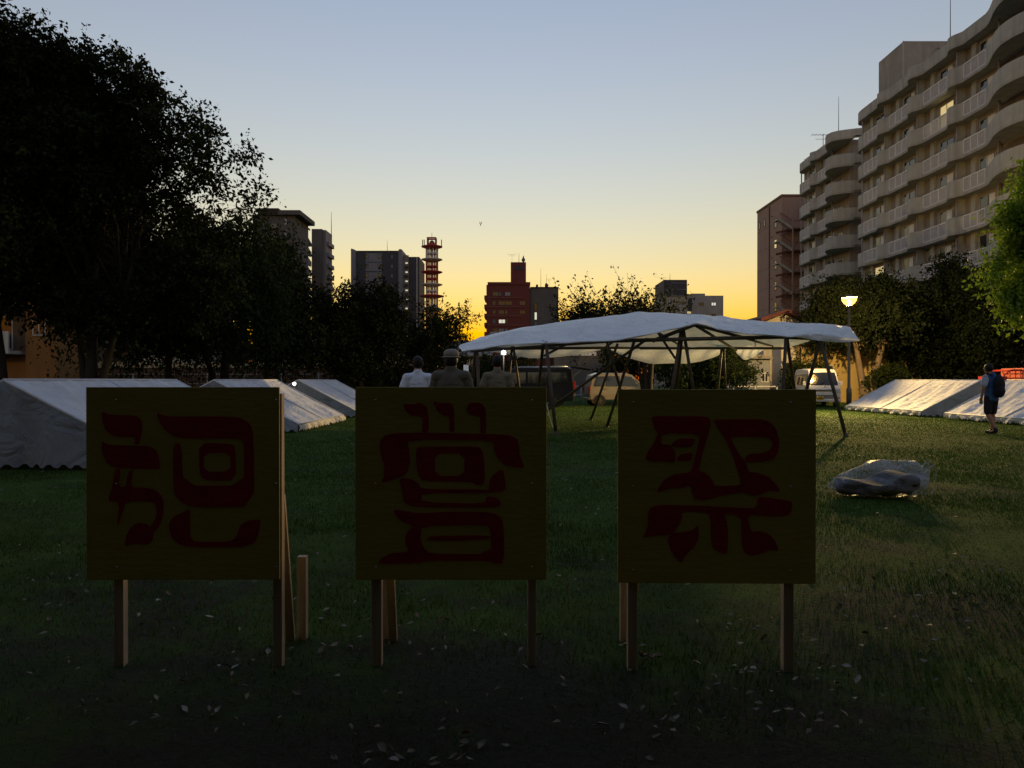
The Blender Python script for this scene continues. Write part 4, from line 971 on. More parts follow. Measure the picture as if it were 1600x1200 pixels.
# ------------------------------------------------------------------ lowered event tents
def tent(label, xr, y0, y1, seed, hw=2.12, zr=1.32, ze=.2, hem='tent_hem', gable='tent_cloth_shaded', roof='tent_cloth', flip=1):
    rnd = np.random.default_rng(seed); r = thing('event_tent', label, 'tent', (xr, (y0 + y1) / 2, 0), group='canopy tents lowered onto the lawn')
    ph = rnd.random(12) * 6.28
    def wrinkle(u, v, k):
        return .014 * math.sin(v * 17 + u * 9 + ph[k % 12]) * math.sin(u * 6 + ph[(k + 1) % 12]) + .009 * math.sin(v * 41 + u * 5 + ph[(k + 2) % 12]) + .006 * math.sin(v * 70 - u * 14 + ph[(k + 3) % 12])
    bays = [0, .5, 1]; k = 0
    def roofpt(side, a, b, u, v, k):
        t = a + (b - a) * v; y = y0 + (y1 - y0) * t
        x = xr + side * hw * u; z = zr + (ze - zr) * u
        sag = .085 * math.sin(math.pi * v) ** 1.2 * math.sin(math.pi * min(1, u * .75 + .12)) + .03 * math.sin(math.pi * v)
        sag *= min(1, u * 5)
        edge = min(1, 8 * u + .25) * min(1, 9 * (1 - u) + .15) * min(1, 7 * v) * min(1, 7 * (1 - v))
        return (x, y, z - sag + wrinkle(u, v, k) * edge * 2.6 - .02 * math.sin(math.pi * u))
    for side in (-1, 1):
        for a, b in zip(bays[:-1], bays[1:]):
            m = MB(); kk = k; m.grid(lambda u, v: roofpt(side, a, b, u, v, kk), 22, 30); k += 3; m.build('roof_panel', roof, r)
        m = MB(); n = 120; L = y1 - y0; v = []; f = []
        for i in range(n + 1):
            t = i / n; y = y0 + L * t; xx = xr + side * (hw + .012 + .018 * math.sin(t * 47 + ph[0]) + .016 * math.sin(t * 103) + .01 * math.sin(t * 190))
            zt = ze + .012 - (.03 * abs(math.sin(math.pi * 2 * t)))
            zb = .03 + (.055 if i % 2 else 0) + .01 * math.sin(t * 31 + ph[3])
            v += [(xx - side * .015, y, zt), (xx + side * .035 * math.sin(t * 61 + ph[4]) + side * .03, y, zt * .5 + zb * .5), (xx + side * (.035 + .045 * math.sin(t * 53 + ph[5]) + .02 * math.sin(t * 131)), y, zb)]
        for i in range(n):
            for q in (0, 1): f.append((i*3+q, i*3+q+1, (i+1)*3+q+1, (i+1)*3+q))
        m.add(v, f, True); m.build('eave_valance', hem, r)
        m = MB(); m.tube([(xr + side * hw, y0, ze + .005), (xr + side * hw, y1, ze + .005)], .018, 6); m.build('eave_pole', 'rail_grey', r)
    for y, s in ((y0, -1), (y1, 1)):
        n = 80; nv = 8; v = []; f = []
        for i in range(n + 1):
            t = i / n; x = xr - hw + 2 * hw * t; u = abs(t - .5) * 2; zt = zr + (ze - zr) * u
            zb = .03 + (.05 if i % 4 in (1, 2) else .0)
            for j in range(nv + 1):
                q = j / nv; z = zt + (zb - zt) * q
                v.append((x, y + s * (.012 + q * (.05 * math.sin(t * 21 + ph[6]) + .03 * math.sin(t * 47 + ph[7]) + .05)), z))
        for i in range(n):
            for j in range(nv): a = i * (nv + 1) + j; f.append((a, a + 1, a + nv + 2, a + nv + 1))
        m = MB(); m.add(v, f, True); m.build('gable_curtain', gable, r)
    m = MB(); m.tube([(xr, y0 - .01, zr + .004), (xr, y1 + .01, zr + .004)], .022, 8); m.build('ridge_pole', roof, r)
    for t in bays:
        for side in (-1, 1):
            y = y0 + (y1 - y0) * t; m = MB(); m.tube([(xr, y, zr + .002), (xr + side * hw, y, ze + .004)], .02, 6); m.build('rafter', roof, r)
    return r
tent('white lowered tent at the left edge, its shade-toned end nearest the camera', -7.5, 10.5, 15.9, 1)
tent('white lowered tent with frilled cream hem between two other left tents', -7.5, 17.9, 22.7, 2)
tent('white lowered tent farthest back in the left row', -7.5, 24.9, 30.3, 3)
tent('warmly lit cream tent beside the street lamp on the right', 16.75, 25.4, 31.1, 4)
tent('grey white lowered tent behind the walking man at the right edge', 16.85, 18.4, 24.2, 5)

# ------------------------------------------------------------------ big canopy on trestles
def canopy():
    r = thing('canopy_frame', 'large white tarp canopy draped over dark trestle poles, centre of the lawn', 'canopy', (3.6, 20.5, 0))
    front = [(722,548,17.3),(760,541,17.3),(800,536.5,17.2),(870,533,17.2),(938,532,17.2),(993,524.5,17.2),(1060,511,17.2),(1086,502.5,17.2),(1120,512,17.2),(1165,519.5,17.2),(1229,524,17.0),(1262,521,16.9),(1300,523,16.8),(1342,530,16.7)]
    q1 = [(717,541.5,18.2),(757,529,18.2),(800,518,18.4),(875,512,18.6),(938,507,18.6),(990,504,18.6),(1050,500,18.6),(1085,498,18.6),(1122,500,18.6),(1165,507,18.4),(1226,513,18.2),(1262,511,18.0),(1302,510,17.8),(1336,520,17.4)]
    ridge = [(722,537,19.6),(760,523.5,20),(800,514,20.2),(880,501,20.6),(940,493,20.8),(1000,486.5,21),(1050,488.5,21),(1085,490.5,20.8),(1120,493,20.6),(1165,499,20.2),(1225,503.5,19.8),(1262,505,19.4),(1305,505.5,19),(1328,511,18.6)]
    back = [(745,546,24.4),(780,541,24.4),(820,540.5,24.4),(880,541.5,24.4),(930,542,24.4),(975,543,24.4),(1020,543.5,24.4),(1050,543.5,24.4),(1085,543.5,24.4),(1120,543,24.4),(1160,541,24.4),(1185,540,24.4),(1210,540,24.4),(1228,543,24.4)]
    rows = [np.array([P(*q) for q in row]) for row in (front, q1, ridge, back)]
    ns, nt = 190, 100
    s = np.linspace(0, 1, ns + 1); base = np.linspace(0, 1, 14)
    def smooth_interp(row):
        o = np.stack([np.interp(s, base, row[:, k]) for k in range(3)], -1)
        for _ in range(6): o[1:-1] = o[1:-1] * .5 + (o[:-2] + o[2:]) * .25
        return o
    rs = [smooth_interp(q) for q in rows]; tk = [0, .14, .46, 1.0]
    def cr(p0, p1, p2, p3, t): return .5 * (2*p1 + (p2-p0)*t + (2*p0-5*p1+4*p2-p3)*t*t + (3*p1-p0-3*p2+p3)*t**3)
    tt = np.linspace(0, 1, nt + 1); V = []
    for t in tt:
        i = 0 if t <= tk[1] else 1 if t <= tk[2] else 2
        q = (t - tk[i]) / (tk[i+1] - tk[i]); a, b = rs[i], rs[i+1]
        if i == 0: p = a + (b - a) * q
        elif i == 1: p = cr(rs[0], a, b, b + (b - a) * .3 * np.array([1, 1, 0]), q)
        else: p = a + (b - a) * np.array([q, q, q ** 1.25])[None, :] if False else a + (b - a) * q
        V.append(p)
    V = np.array(V); S, T = np.meshgrid(s, tt)
    w = .01 * np.sin(S * 60 + T * 14 + 3 * np.sin(S * 9)) * np.sin(T * 8 + 1) + .008 * np.sin(S * 110 - T * 25) * np.sin(S * 13)
    w += .02 * (vnoise(S * 9, T * 6, 1, 3) - .5) - .05 * np.abs(vnoise(S * 14 + T * 5, T * 4 - S * 3, 1, 7) - .5) - .05 * np.abs(vnoise(S * 30 - T * 9, T * 8 + S * 6, 1, 9) - .5)
    V[..., 2] += w * np.clip(T * 6 + .3, 0, 1) * .9
    V[..., 2] -= .03 * np.sin(S * np.pi * 7) ** 2 * np.exp(-((T - .12) / .12) ** 2)   # sag between front supports
    f = [(j*(ns+1)+i, j*(ns+1)+i+1, (j+1)*(ns+1)+i+1, (j+1)*(ns+1)+i) for j in range(nt) for i in range(ns)]
    m = MB(); m.add([tuple(p) for p in V.reshape(-1, 3)], f, True); m.build('tarp', 'tarp', r)
    # rolled hem and short overhang along the front edge
    fe = rs[0]; v = []; f = []
    for i, p in enumerate(fe):
        t = i / ns; dr = .03 + .012 * abs(math.sin(t * 21)) + (.13 * max(0, math.sin((t - .8) / .2 * math.pi)) if t > .8 else 0)
        z0 = V[0, i, 2]; v += [(p[0], p[1] - .004, z0 + .002), (p[0], p[1] - .05, z0 - dr * .5), (p[0], p[1] - .02 + .03 * math.sin(t * 70), z0 - dr)]
    for i in range(ns):
        for q in (0, 1): f.append((i*3+q, i*3+q+1, (i+1)*3+q+1, (i+1)*3+q))
    m = MB(); m.add(v, f, True); m.build('hem', 'tarp', r)
    # drapes hanging behind the rear beam
    for pts in ([(752,546,.0),(790,541,12),(830,540,20),(870,541,17),(910,541.5,12),(946,542,3)], [(956,543,4),(985,543,17),(1018,543,26),(1050,543.5,24),(1074,543.5,25),(1100,543,21),(1122,542.5,14),(1140,542,2)], [(1148,541,2),(1156,540,16),(1166,540,23),(1180,540,18),(1192,539.5,9),(1202,540,2)]):
        a = np.array(pts, float); n = 60; v = []; f = []; tx = np.linspace(0, 1, n + 1); bx = np.linspace(0, 1, len(a))
        X_ = np.interp(tx, bx, a[:, 0]); Y_ = np.interp(tx, bx, a[:, 1]); H_ = np.interp(tx, bx, a[:, 2])
        for _ in range(8): H_[1:-1] = H_[1:-1] * .5 + (H_[:-2] + H_[2:]) * .25
        for i in range(n + 1):
            for j in range(7):
                q = j / 6; p = P(X_[i], Y_[i] + H_[i] * q, 24.45); p.y += .25 * math.sin(q * 2.6) + .05 * math.sin(i * .5 + q * 4) + .0; v.append(tuple(p))
        for i in range(n):
            for j in range(6): k = i * 7 + j; f.append((k, k + 1, k + 8, k + 7))
        m = MB(); m.add(v, f, True); m.build('side_drape', 'tarp', r)
    def pole(name, a, b, rad=.042):
        p, q = P(*a) if len(a) == 3 else Vector(a), P(*b) if len(b) == 3 else Vector(b)
        m = MB(); m.tube([p, q], rad, 8); m.build(name, 'pole_steel', r)
    def leg(a, base_px, base_py, rad=.042):
        p = P(*a); g = G(base_px, base_py); m = MB(); m.tube([p, g + Vector((0, 0, .0))], rad, 8); m.build('leg', 'pole_steel', r)
        f_ = MB(); f_.lathe([(.07, -.01), (.07, .02), (.045, .04), (.045, .1)], g, 10); f_.build('foot', 'pole_steel', r)
    leg((853, 534, 17.25), 869, 680); leg((849, 534, 17.35), 836, 662)
    leg((745, 548, 17.4), 752, 676); leg((743, 548, 17.6), 730, 668)
    leg((948, 534, 21), 985, 662); leg((965, 537, 22.5), 923, 657); leg((991, 533, 18.6), 948, 668)
    leg((1064, 517, 17.6), 1040, 676); leg((1066, 517, 17.5), 1052, 660); leg((1068, 517, 17.6), 1094, 674)
    leg((1130, 537, 24.2), 1136, 652); leg((1128, 537, 24.3), 1118, 650)
    leg((1228, 526, 17.1), 1220, 678); leg((1229, 526, 17.2), 1250, 668)
    leg((1281, 533, 17.0), 1243, 672); leg((1282, 533, 16.9), 1322, 682)
    leg((800, 541, 24.2), 790, 652); leg((802, 541, 24.2), 818, 653)
    pole('front_beam', (735, 549, 17.35), (945, 534, 17.3), .035); pole('front_beam', (940, 533, 17.6), (1222, 526.5, 17.3), .05)
    pole('front_beam', (1215, 527, 17.2), (1335, 533, 16.85), .035)
    pole('rear_beam', (755, 545, 24.3), (1000, 543, 24.3), .05); pole('rear_beam', (1000, 544, 24.25), (1225, 544, 24.25), .05)
    pole('rafter', (1019, 533, 17.7), (1086, 507, 17.35), .05); pole('rafter', (1088, 508, 17.4), (1175, 531, 17.6), .04)
    pole('rafter', (1086, 508, 17.4), (1150, 547, 24.2), .04); pole('rafter', (1086, 508, 17.5), (1000, 503, 20.9), .05)
    pole('rafter', (1000, 503, 20.9), (940, 547, 24.2), .04); pole('rafter', (1000, 506, 20.9), (856, 540, 17.4), .04); pole('rafter', (1000, 503, 20.95), (1075, 547, 24.2), .035)
    pole('prop', (1000, 491, 20.9), (1003, 664, 23.0), .045) if False else None
    pole('brace', (1012, 529, 19.5), (842, 650, 20.5), .042); pole('brace', (892, 534, 17.8), (850, 556, 17.4), .03)
    pole('brace', (1028, 520, 17.8), (1055, 560, 18.0), .03); pole('brace', (1122, 537, 24.2), (1140, 536.5, 24.2), .04)
    pole('brace', (1160, 527, 17.4), (1207, 541, 24.2), .035)
    for a, b in (((1180, 530, 17.5), (1180, 545, 17.5)),):
        m = MB(); m.tube([P(*a), P(*b)], .008, 5); m.build('tie_cord', 'string', r)
    m = MB(); m.tube([P(1290, 534, 16.95), P(1291, 560, 16.95)], .006, 5); m.build('tie_cord', 'string', r)
canopy()

# ------------------------------------------------------------------ lamps
def street_lamp():
    x, y = 15.4, 32.5; zt = 4.62
    r = thing('street_lamp', 'glowing park street lamp on a slim pole beside the white van', 'street lamp', (x, y, 0))
    m = MB(); m.lathe([(.11, -.1), (.11, .9), (.09, .95), (.065, 1.0), (.055, zt - .05), (.055, zt)], (x, y, 0), 14); m.build('pole', 'lamp_pole', r)
    m = MB(); m.lathe([(.06, 0), (.14, .03), (.16, .08), (.12, .11)], (x, y, zt), 16); m.build('collar', 'lamp_pole', r)
    m = MB(); m.lathe([(.11, .112), (.23, .2), (.31, .33), (.33, .42), (.31, .46)], (x, y, zt), 20); m.build('globe', 'lamp_glass', r)
    m = MB(); m.lathe([(.015, .16), (.045, .19), (.058, .25), (.045, .31), (.015, .34)], (x, y, zt), 14); m.build('bulb', 'lamp_bulb', r)
    m = MB(); m.lathe([(.34, .463), (.35, .49), (.22, .55), (.05, .59)], (x, y, zt), 20); m.build('cap', 'lamp_pole', r)
    m = MB(); m.box(x - .07, x + .07, y - .13, y - .112, .4, .75); m.build('access_door', 'lamp_pole', r)
    # the glowing globe lights what stands round it; the added spot stands in for unseen lamps over the lawn
    l = bpy.data.lights.new('lawn_fill_spot', 'SPOT'); l.energy = 1900.0; l.color = (1.0, .68, .25); l.shadow_soft_size = .25; l.spot_size = R(130); l.spot_blend = 1.0
    lo = bpy.data.objects.new('lawn_fill_spot', l); COL.objects.link(lo); lo.parent = r; lo.location = (-.33, -.33, zt + .12)
    lo.rotation_euler = (Vector((3.0, 24.0, 0)) - Vector((x - .33, y - .33, zt + .12))).to_track_quat('-Z', 'Y').to_euler()
    return r
def work_light():
    p = P(787, 551, 20.0)
    r = thing('work_light', 'small bright work light on a tripod behind the standing people', 'lamp', (p.x, p.y, 0))
    m = MB(); m.tube([(p.x, p.y, .75), (p.x, p.y, p.z - .1)], .018, 8); m.build('mast', 'pole_steel', r)
    for a in (0.4, 2.5, 4.6):
        m = MB(); m.tube([(p.x, p.y, 1.05), (p.x + .6 * math.cos(a), p.y + .6 * math.sin(a), .0)], .014, 6); m.build('leg', 'pole_steel', r)
    m = MB(); m.box(p.x - .1, p.x + .1, p.y - .02, p.y + .06, p.z - .08, p.z + .08); m.build('housing', 'plastic_black', r, bevel=.01)
    m = MB(); m.lathe([(.055, -.03), (.06, -.026), (.06, -.021)], (p.x, p.y, p.z), 16, 'y'); m.build('lens', 'led_glass', r)
    l = bpy.data.lights.new('work_light_beam', 'POINT'); l.energy = 1.2; l.color = (1, .96, .88); l.shadow_soft_size = .06
    lo = bpy.data.objects.new('work_light_beam', l); COL.objects.link(lo); lo.parent = r; lo.location = (0, -.12, p.z)
def ground_light():
    p = P(460, 599.5, 24.0)
    r = thing('ground_light', 'tiny bright lamp glimpsed between the two left tents', 'lamp', (p.x, p.y, 0))
    m = MB(); m.tube([(p.x, p.y, 0), (p.x, p.y, p.z - .06)], .02, 8); m.build('stem', 'pole_steel', r)
    m = MB(); m.lathe([(.02, -.05), (.045, -.03), (.05, .02), (.02, .045)], (p.x, p.y, p.z), 14); m.build('lens', 'led_glass', r)
street_lamp(); work_light(); ground_light()

# ------------------------------------------------------------------ vehicles
def wheel(root, x, y, rad, side, wdt=.16):
    m = MB(); m.lathe([(rad * .62, -wdt/2), (rad * .92, -wdt/2), (rad, -wdt * .3), (rad, wdt * .3), (rad * .92, wdt/2), (rad * .62, wdt/2)], (x, y, rad), 24, 'x')
    t = m.build('wheel', 'rubber', root, False)
    q = MB(); q.lathe([(rad * .6, -wdt * .53), (rad * .6, wdt * .53)], (x, y, rad), 20, 'x')
    for k in range(6):
        a = k * math.pi / 3; q.bar((x + side * wdt * .56, y + .1 * rad * math.cos(a), rad + .1 * rad * math.sin(a)), (x + side * wdt * .56, y + .58 * rad * math.cos(a), rad + .58 * rad * math.sin(a)), .05, .02)
    rim = q.build('rim', 'chrome', t, False)
def vehicle(name, label, loc, rz, prof, hw, tum, zb, paint, side_win, front_win=None, rear_win=None, wheels=(), rad=.27, cat='van'):
    """profile in local (y, z), nose towards -y. width narrows above zb by tum per metre"""
    r = thing(name, label, cat, loc, rz)
    wx = lambda z: hw - tum * max(0, z - zb)
    n = len(prof); m = MB()
    cols = [-1, -.86, 0, .86, 1]; v = []
    for y, z in prof:
        for c in cols: v.append((c * wx(z), y, z + (.03 if abs(c) < .5 and z > zb + .3 else 0)))
    k = len(cols); f = []
    for i in range(n):
        j = (i + 1) % n
        for c in range(k - 1): f.append((i*k+c, i*k+c+1, j*k+c+1, j*k+c))
    f.append(tuple(i*k for i in range(n))); f.append(tuple(i*k+k-1 for i in reversed(range(n))))
    m.add(v, f); m.build('body', paint, r, False, bevel=.045)
    def sidepane(pts, side, name_, mt, off):
        mb = MB(); q = [(side * (wx(z) + off), y, z) for y, z in pts] + [(side * (wx(z) - .02), y, z) for y, z in pts]; c = len(pts)
        mb.add(q, [tuple(range(c)), tuple(reversed(range(c, 2*c)))] + [(i, (i+1) % c, c + (i+1) % c, c + i) for i in range(c)]); return mb.build(name_, mt, r, False)
    for pts in side_win:
        for side in (-1, 1): sidepane(pts, side, 'side_window', 'car_glass', .006)
    def cross(a, b, wa, wb, name_, mt, off):
        (ya, za), (yb, zb_) = a, b; nx = Vector((0, zb_ - za, -(yb - ya))).normalized() * off
        if off > 0 and nx.y > 0 and ya < 0: nx = -nx
        if ya > 0 and nx.y < 0: nx = -nx
        q = [Vector((-wa, ya, za)), Vector((wa, ya, za)), Vector((wb, yb, zb_)), Vector((-wb, yb, zb_))]
        mb = MB(); mb.add([p + nx for p in q] + [p - nx * 2 for p in q], [(0,1,2,3),(7,6,5,4),(0,4,5,1),(1,5,6,2),(2,6,7,3),(3,7,4,0)]); return mb.build(name_, mt, r, False)
    if front_win: cross(*front_win, 'windscreen', 'car_glass', .006)
    if rear_win: cross(*rear_win, 'rear_window', 'car_glass', .006)
    for y in wheels:
        for side in (-1, 1):
            wheel(r, side * (hw - .085), y, rad, side)
            m = MB(); m.lathe([(rad * 1.16, -.003), (rad * 1.16, .012)], (side * hw if side > 0 else -hw - .009, y, rad), 24, 'x'); m.build('wheel_arch', 'plastic_black', r, False)
    return r, wx
# white kei van, nose to the camera
vp = P(1298, 594, 34.6)
kp = [(-1.62, .28), (-1.69, .45), (-1.68, .8), (-1.60, 1.02), (-1.2, 1.74), (-1.0, 1.85), (0, 1.9), (1.45, 1.87), (1.62, 1.75), (1.69, .9), (1.69, .3)]
van, wx = vehicle('white_van', 'small white box van with yellow number plate facing the camera', (vp.x, vp.y + 1.7, 0), R(-9), kp, .735, .11, .95, 'car_white',
    [[(-1.18, 1.08), (-1.02, 1.62), (-.32, 1.62), (-.32, 1.08)], [(-.24, 1.08), (-.24, 1.62), (.62, 1.62), (.62, 1.08)], [(.7, 1.08), (.7, 1.6), (1.45, 1.58), (1.5, 1.08)]],
    front_win=((-1.585, 1.07), (-1.235, 1.70), .64, .56), rear_win=((1.675, 1.1), (1.63, 1.65), .6, .54), wheels=(-1.12, 1.15))
for s in (-1, 1):
    m = MB(); m.box(s * .6 - .1, s * .6 + .1, -1.712, -1.66, .72, .9); m.build('headlight', 'lens_clear', van, False, bevel=.02)
    m = MB(); m.box(s * .62 - .05, s * .62 + .05, -1.722, -1.67, .42, .5); m.build('fog_lamp', 'lens_amber', van, False)
    m = MB(); m.box(s * .86 - .07, s * .86 + .07, -1.28, -1.2, 1.05, 1.26); m.bar((s * .72, -1.22, 1.1), (s * .82, -1.24, 1.1), .04); m.build('mirror', 'car_white', van, False, bevel=.02)
m = MB()
for i in range(3): m.box(-.42, .42, -1.708, -1.68, .44 + i * .06, .47 + i * .06)
m.build('lower_grille', 'plastic_black', van, False)
m = MB(); m.box(-.46, .46, -1.706, -1.67, .78, .815); m.box(-.46, .46, -1.704, -1.67, .84, .86); m.build('grille', 'plastic_black', van, False)
m = MB(); m.box(-.74, .74, -1.735, -1.62, .27, .40); m.build('bumper', 'car_white', van, False, bevel=.03)
m = MB(); m.box(-.4, -.07, -1.752, -1.736, .36, .525); pl = m.build('number_plate', 'plate_yellow', van, False)
m = MB()
for i in range(5):
    x = -.37 + i * .057; m.box(x, x + .036, -1.7545, -1.7525, .385, .455)
for i in range(3):
    x = -.32 + i * .06; m.box(x, x + .04, -1.7545, -1.7525, .475, .505)
m.build('plate_marks', 'plate_ink', pl, False)
for s in (-.3, .25):
    m = MB(); m.bar((s, -1.606, 1.085), (s + .36, -1.52, 1.235), .02, .015); m.build('wiper', 'plastic_black', van, False)
m = MB(); m.box(-.05, .05, -1.63, -1.62, .98, 1.02) ; m.build('badge', 'chrome', van, False)
# navy van side on with tailgate up
q = P(845, 594, 35.0)
npf = [(-2.2, .32), (-2.28, .6), (-2.15, .95), (-1.55, 1.2), (-1.0, 1.78), (-.6, 1.93), (1.9, 1.95), (2.12, 1.86), (2.22, 1.1), (2.24, .5), (2.2, .32)]
nav, wx = vehicle('navy_van', 'dark navy van with raised tailgate parked behind the canopy', (q.x - .55, q.y + .4, 0), R(-97), npf, .86, .1, 1.0, 'car_navy',
    [[(-1.3, 1.15), (-.82, 1.68), (-.1, 1.7), (-.1, 1.15)], [(0, 1.15), (0, 1.7), (.95, 1.7), (.95, 1.15)], [(1.05, 1.15), (1.05, 1.7), (1.85, 1.7), (1.98, 1.15)]],
    front_win=((-1.5, 1.25), (-1.03, 1.74), .74, .68), wheels=(-1.35, 1.3), rad=.32)
m = MB(); m.bar((0, 2.1, 1.97), (0, 3.05, 1.82), 1.5, .09); m.build('tailgate', 'car_navy', nav, False, bevel=.02)
for s in (-1, 1):
    m = MB(); m.box(s * .74 - .07, s * .74 + .07, 2.2, 2.27, .75, 1.25); m.build('tail_lamp', 'lens_red', nav, False, bevel=.02)
    m = MB(); m.bar((s * .6, 2.15, 1.5), (s * .62, 2.65, 1.85), .025); m.build('gas_strut', 'chrome', nav, False)
    m = MB(); m.tube([(s * .72, -.7, 1.97), (s * .72, 1.9, 1.99)], .022, 6); m.build('roof_rail', 'chrome', nav, False)
    m = MB(); m.box(s * .72 - .14, s * .72 + .14, -2.3, -2.2, .72, .88); m.build('headlight', 'lens_clear', nav, False, bevel=.02)
m = MB(); m.box(-.72, .72, 2.21, 2.27, .55, .62); m.build('rear_bar', 'chrome', nav, False)
# beige kei wagon
q = P(945, 594, 36.6)
bp = [(-1.62, .3), (-1.69, .6), (-1.6, .92), (-1.15, 1.06), (-.6, 1.58), (-.3, 1.68), (1.2, 1.68), (1.5, 1.58), (1.64, 1.0), (1.68, .6), (1.64, .3)]
bei, wx = vehicle('beige_wagon', 'small beige wagon seen from the side under the canopy', (q.x + .75, q.y + .6, 0), R(98), bp, .735, .14, .92, 'car_beige',
    [[(-.92, 1.02), (-.52, 1.5), (-.02, 1.53), (-.02, 1.02)], [(.07, 1.02), (.07, 1.53), (.78, 1.53), (.78, 1.02)], [(.87, 1.02), (.87, 1.52), (1.3, 1.5), (1.42, 1.02)]],
    front_win=((-1.12, 1.1), (-.63, 1.54), .63, .56), rear_win=((1.61, 1.08), (1.49, 1.55), .58, .52), wheels=(-1.1, 1.15), cat='car')
bei.rotation_euler.z = R(97)
for s in (-1, 1):
    m = MB(); m.box(s * .66 - .06, s * .66 + .06, 1.6, 1.69, .62, 1.02); m.build('tail_lamp', 'lens_red', bei, False, bevel=.02)
    m = MB(); m.box(s * .58 - .11, s * .58 + .11, -1.71, -1.63, .68, .86); m.build('headlight', 'lens_clear', bei, False, bevel=.02)
    for y in (-.1, .72): m = MB(); m.box(s * .742 - .014, s * .742 + .014, y, y + .16, .86, .89); m.build('door_handle', 'chrome', bei, False)
m = MB(); m.box(-.7, .7, 1.62, 1.72, .3, .42); m.build('bumper', 'chrome', bei, False, bevel=.02)

# ------------------------------------------------------------------ plastic bag on the lawn
def bag():
    a = G(1297, 771); b = G(1437, 784); c = (a + b) / 2; c.y = 8.1; c.x += .1
    r = thing('plastic_bag', 'clear plastic sack with dark contents lying on the grass', 'bag', c, R(-3))
    L = 1.1; n = 60; k = 40; rng = random.Random(2); v = []; f = []
    prof = [(0, .012), (.05, .06), (.12, .115), (.25, .175), (.4, .21), (.55, .225), (.7, .225), (.8, .215), (.87, .19), (.92, .13), (.95, .07), (.97, .045), (1.0, .06)]
    pt = np.array(prof)
    cz = [(0, .1), (.15, .13), (.4, .18), (.7, .2), (.85, .21), (.95, .27), (1.0, .36)]; cz = np.array(cz)
    for i in range(n + 1):
        t = i / n; rr = np.interp(t, pt[:, 0], pt[:, 1]); zc = np.interp(t, cz[:, 0], cz[:, 1]); x = -L/2 + L * t
        for j in range(k):
            an = 2 * math.pi * j / k
            wr = 1 + .09 * math.sin(an * 3 + t * 7) * math.sin(t * 5) + .04 * math.sin(an * 6 - t * 13) + .02 * math.sin(an * 13 + t * 23)
            y = math.cos(an) * rr * 1.35 * wr; z = zc + math.sin(an) * rr * .92 * wr
            z = max(z, -.012 + .006 * math.sin(an * 7 + t * 20)); v.append((x + .02 * math.sin(an * 3 + t * 12), y, z))
    for i in range(n):
        for j in range(k): f.append((i*k+j, i*k+(j+1) % k, (i+1)*k+(j+1) % k, (i+1)*k+j))
    m = MB(); m.add(v, f, True); m.build('film', 'bag_film', r, False)
    v = []; f = []
    for i in range(31):
        t = .08 + .76 * i / 30; rr = np.interp(t, pt[:, 0], pt[:, 1]) * .93; zc = np.interp(t, cz[:, 0], cz[:, 1]); x = -L/2 + L * t
        if i in (0, 30): rr *= .15
        for j in range(24):
            an = 2 * math.pi * j / 24; wr = 1 + .05 * math.sin(an * 4 + t * 17) + .04 * math.sin(an * 7 - t * 29)
            s = math.sin(an); v.append((x, math.cos(an) * rr * 1.3 * wr, max(.0, min(zc + s * rr * .85 * wr, zc + .02 + .05 * math.sin(t * 11)))))
    for i in range(30):
        for j in range(24): f.append((i*24+j, i*24+(j+1) % 24, (i+1)*24+(j+1) % 24, (i+1)*24+j))
    f += [tuple(range(24)), tuple(30*24 + j for j in range(24))]
    m = MB(); m.add(v, f, True); m.build('contents', 'bag_contents', r, False)
    # gathered mouth skirt and drawstring
    m = MB(); v = []; f = []
    for i in range(9):
        q = i / 8
        for j in range(17):
            s = j / 16 - .5; v.append((L/2 - .1 - .03 * q + .05 * math.sin(q * 3), s * (.06 + .3 * q) - .02, .36 - .33 * q + .012 * math.sin(s * 40)))
    for i in range(8):
        for j in range(16): f.append((i*17+j, i*17+j+1, (i+1)*17+j+1, (i+1)*17+j))
    m.add(v, f, True); m.build('mouth_skirt', 'bag_film', r, False)
    pts = []
    for i in range(22):
        t = i / 21; an = -1.2 + t * 6.6; pts.append((L/2 + .035 + .045 * math.sin(an) - .02 * t, -.06 - .03 * math.cos(an * 1.3), .2 + .17 * math.cos(an)))
    m = MB(); m.tube(pts, .0045, 6); m.build('drawstring', 'string', r, False)
bag()

